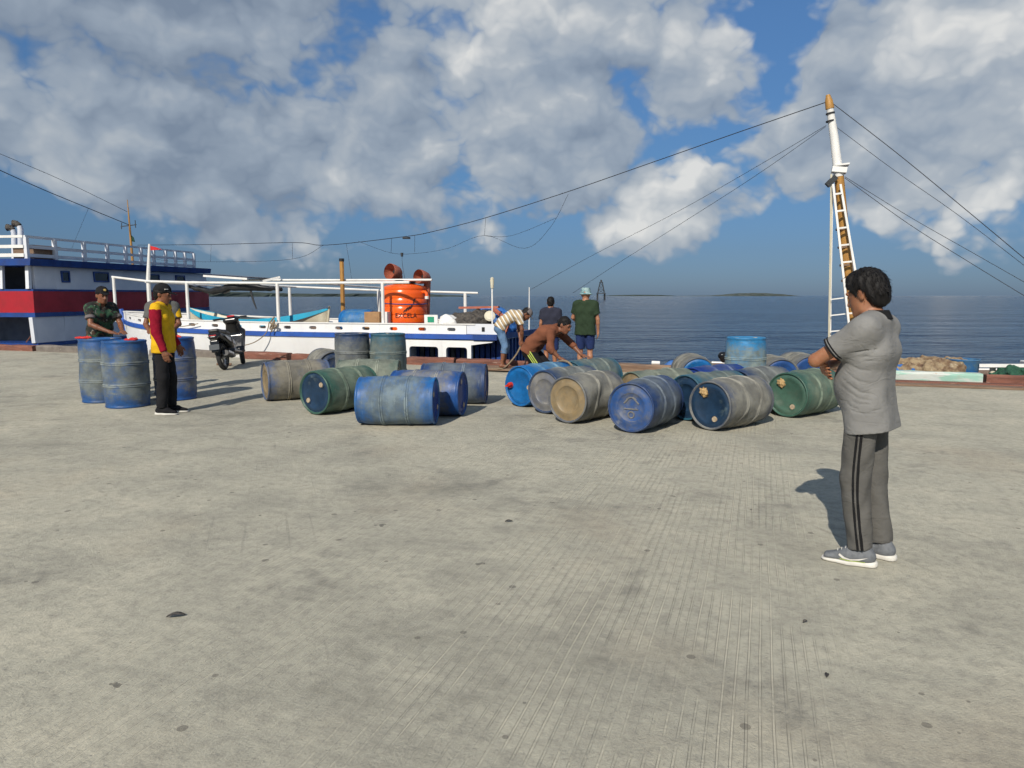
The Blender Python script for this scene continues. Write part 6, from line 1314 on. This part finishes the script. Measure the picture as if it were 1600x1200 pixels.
# ------------------------------------------------------------------ rigging
def wire(label, pts, r=.008):
    P = [at(*q) for q in pts]; out = []
    for i in range(len(P) - 1):
        p0, p1, p2, p3 = P[max(i - 1, 0)], P[i], P[i + 1], P[min(i + 2, len(P) - 1)]
        for q in range(6): t = q / 6; out.append(.5 * ((2 * p1) + (-p0 + p2) * t + (2 * p0 - 5 * p1 + 4 * p2 - p3) * t * t + (-p0 + 3 * p1 - 3 * p2 + p3) * t ** 3))
    out.append(P[-1]); o = one(lambda m: m.tube(out, r * .8, 5), 'rigging_line', M['wire']); return tag(o, label, 'rigging')
wire('long dark cable from the mast tip across the sky to the left ship', [(1290, 160, 14), (1150, 208, 15), (1010, 257, 16), (880, 302, 17), (760, 340, 18), (680, 361, 18.5), (630, 370, 19), (510, 383, 20.5), (460, 379, 21.5), (330, 382, 24), (215, 383, 27)], .011)
wire('upper thin stay from the white mast down left to the horizon', [(1291, 196, 14), (1200, 250, 15), (1060, 330, 17), (920, 402, 19), (825, 455, 20)], .006)
wire('lower thin stay from the white mast down left to the horizon', [(1290, 198, 14), (1180, 275, 15), (1060, 352, 17), (960, 415, 19), (895, 458, 20)], .006)
wire('dark stay from the mast tip down to the right edge', [(1299, 160, 14), (1400, 238, 13.6), (1500, 320, 13.2), (1620, 420, 12.8)], .009)
wire('thin stay from the upper white mast to the right edge', [(1302, 195, 14), (1400, 268, 13.6), (1500, 338, 13.2), (1620, 430, 12.8)], .006)
wire('upper of two stays from the mast bracket to the right edge', [(1320, 276, 14), (1420, 338, 13.6), (1520, 395, 13.2), (1620, 452, 12.8)], .006)
wire('lower of two stays from the mast bracket to the right edge', [(1320, 278, 14), (1420, 350, 13.6), (1520, 413, 13.2), (1620, 474, 12.8)], .007)
wire('thin line at the far left running up to the left edge', [(199, 331, 27.5), (100, 283, 25), (-20, 232, 22)], .010)
wire('thick line at the far left running up to the left edge', [(203, 352, 27.5), (120, 318, 26), (60, 293, 24), (-20, 257, 22)], .017)
wire('faint line hanging below the thick left line', [(138, 326, 26), (128, 350, 26), (112, 388, 26)], .005)
wire('thin second line hanging below the long cable at left', [(225, 384, 27), (245, 405, 26), (330, 409, 24), (455, 405, 21.5), (505, 383, 20.5)], .006)
wire('thin looping line below the long cable at centre', [(560, 377, 20), (610, 395, 19.5), (650, 396, 19), (700, 388, 18.5), (757, 368, 18), (820, 388, 17.5), (860, 355, 17), (888, 303, 16.8)], .005)
wire('thin line from the looping line to the cable', [(757, 368, 18), (800, 368, 17.5), (870, 340, 17)], .005)
wire('short dropper at the left part of the long cable', [(330, 382, 24), (329, 409, 24)], .005)
wire('short dropper left of the brown stack', [(457, 380, 21.5), (457, 405, 21.5)], .005)
wire('wire dropping from the cable to the brown stack', [(541, 381, 20), (545, 405, 19.5), (550, 440, 19)], .005)
wire('wire dropping from the lamp to the orange tank', [(628, 397, 19), (629, 415, 18.6), (633, 438, 18.2)], .006)
wire('short dropper left of the cable lamp', [(612, 372, 19.2), (611, 396, 19.4)], .006)
wire('short dropper right of the cable lamp', [(648, 367, 18.9), (648, 394, 18.9)], .006)
wire('short dropper right of the orange tank', [(759, 340, 18), (757, 368, 18)], .005)
lp = at(635, 370, 19); lam = one(lambda m: m.box((0, 0, -.03), (.20, .10, .05), bev=.012), 'cable_lamp', M['steel'], loc=lp); tag(lam, 'small dark floodlight hanging on the long cable above the orange tank', 'lamp')
sw = one(lambda m: m.cyl((0, 0, -.05), (0, 0, .05), .03, .04, 8), 'lamp_holder', M['steel'], loc=at(628, 398, 19)); tag(sw, 'small dark lamp holder hanging below the cable floodlight', 'lamp holder')
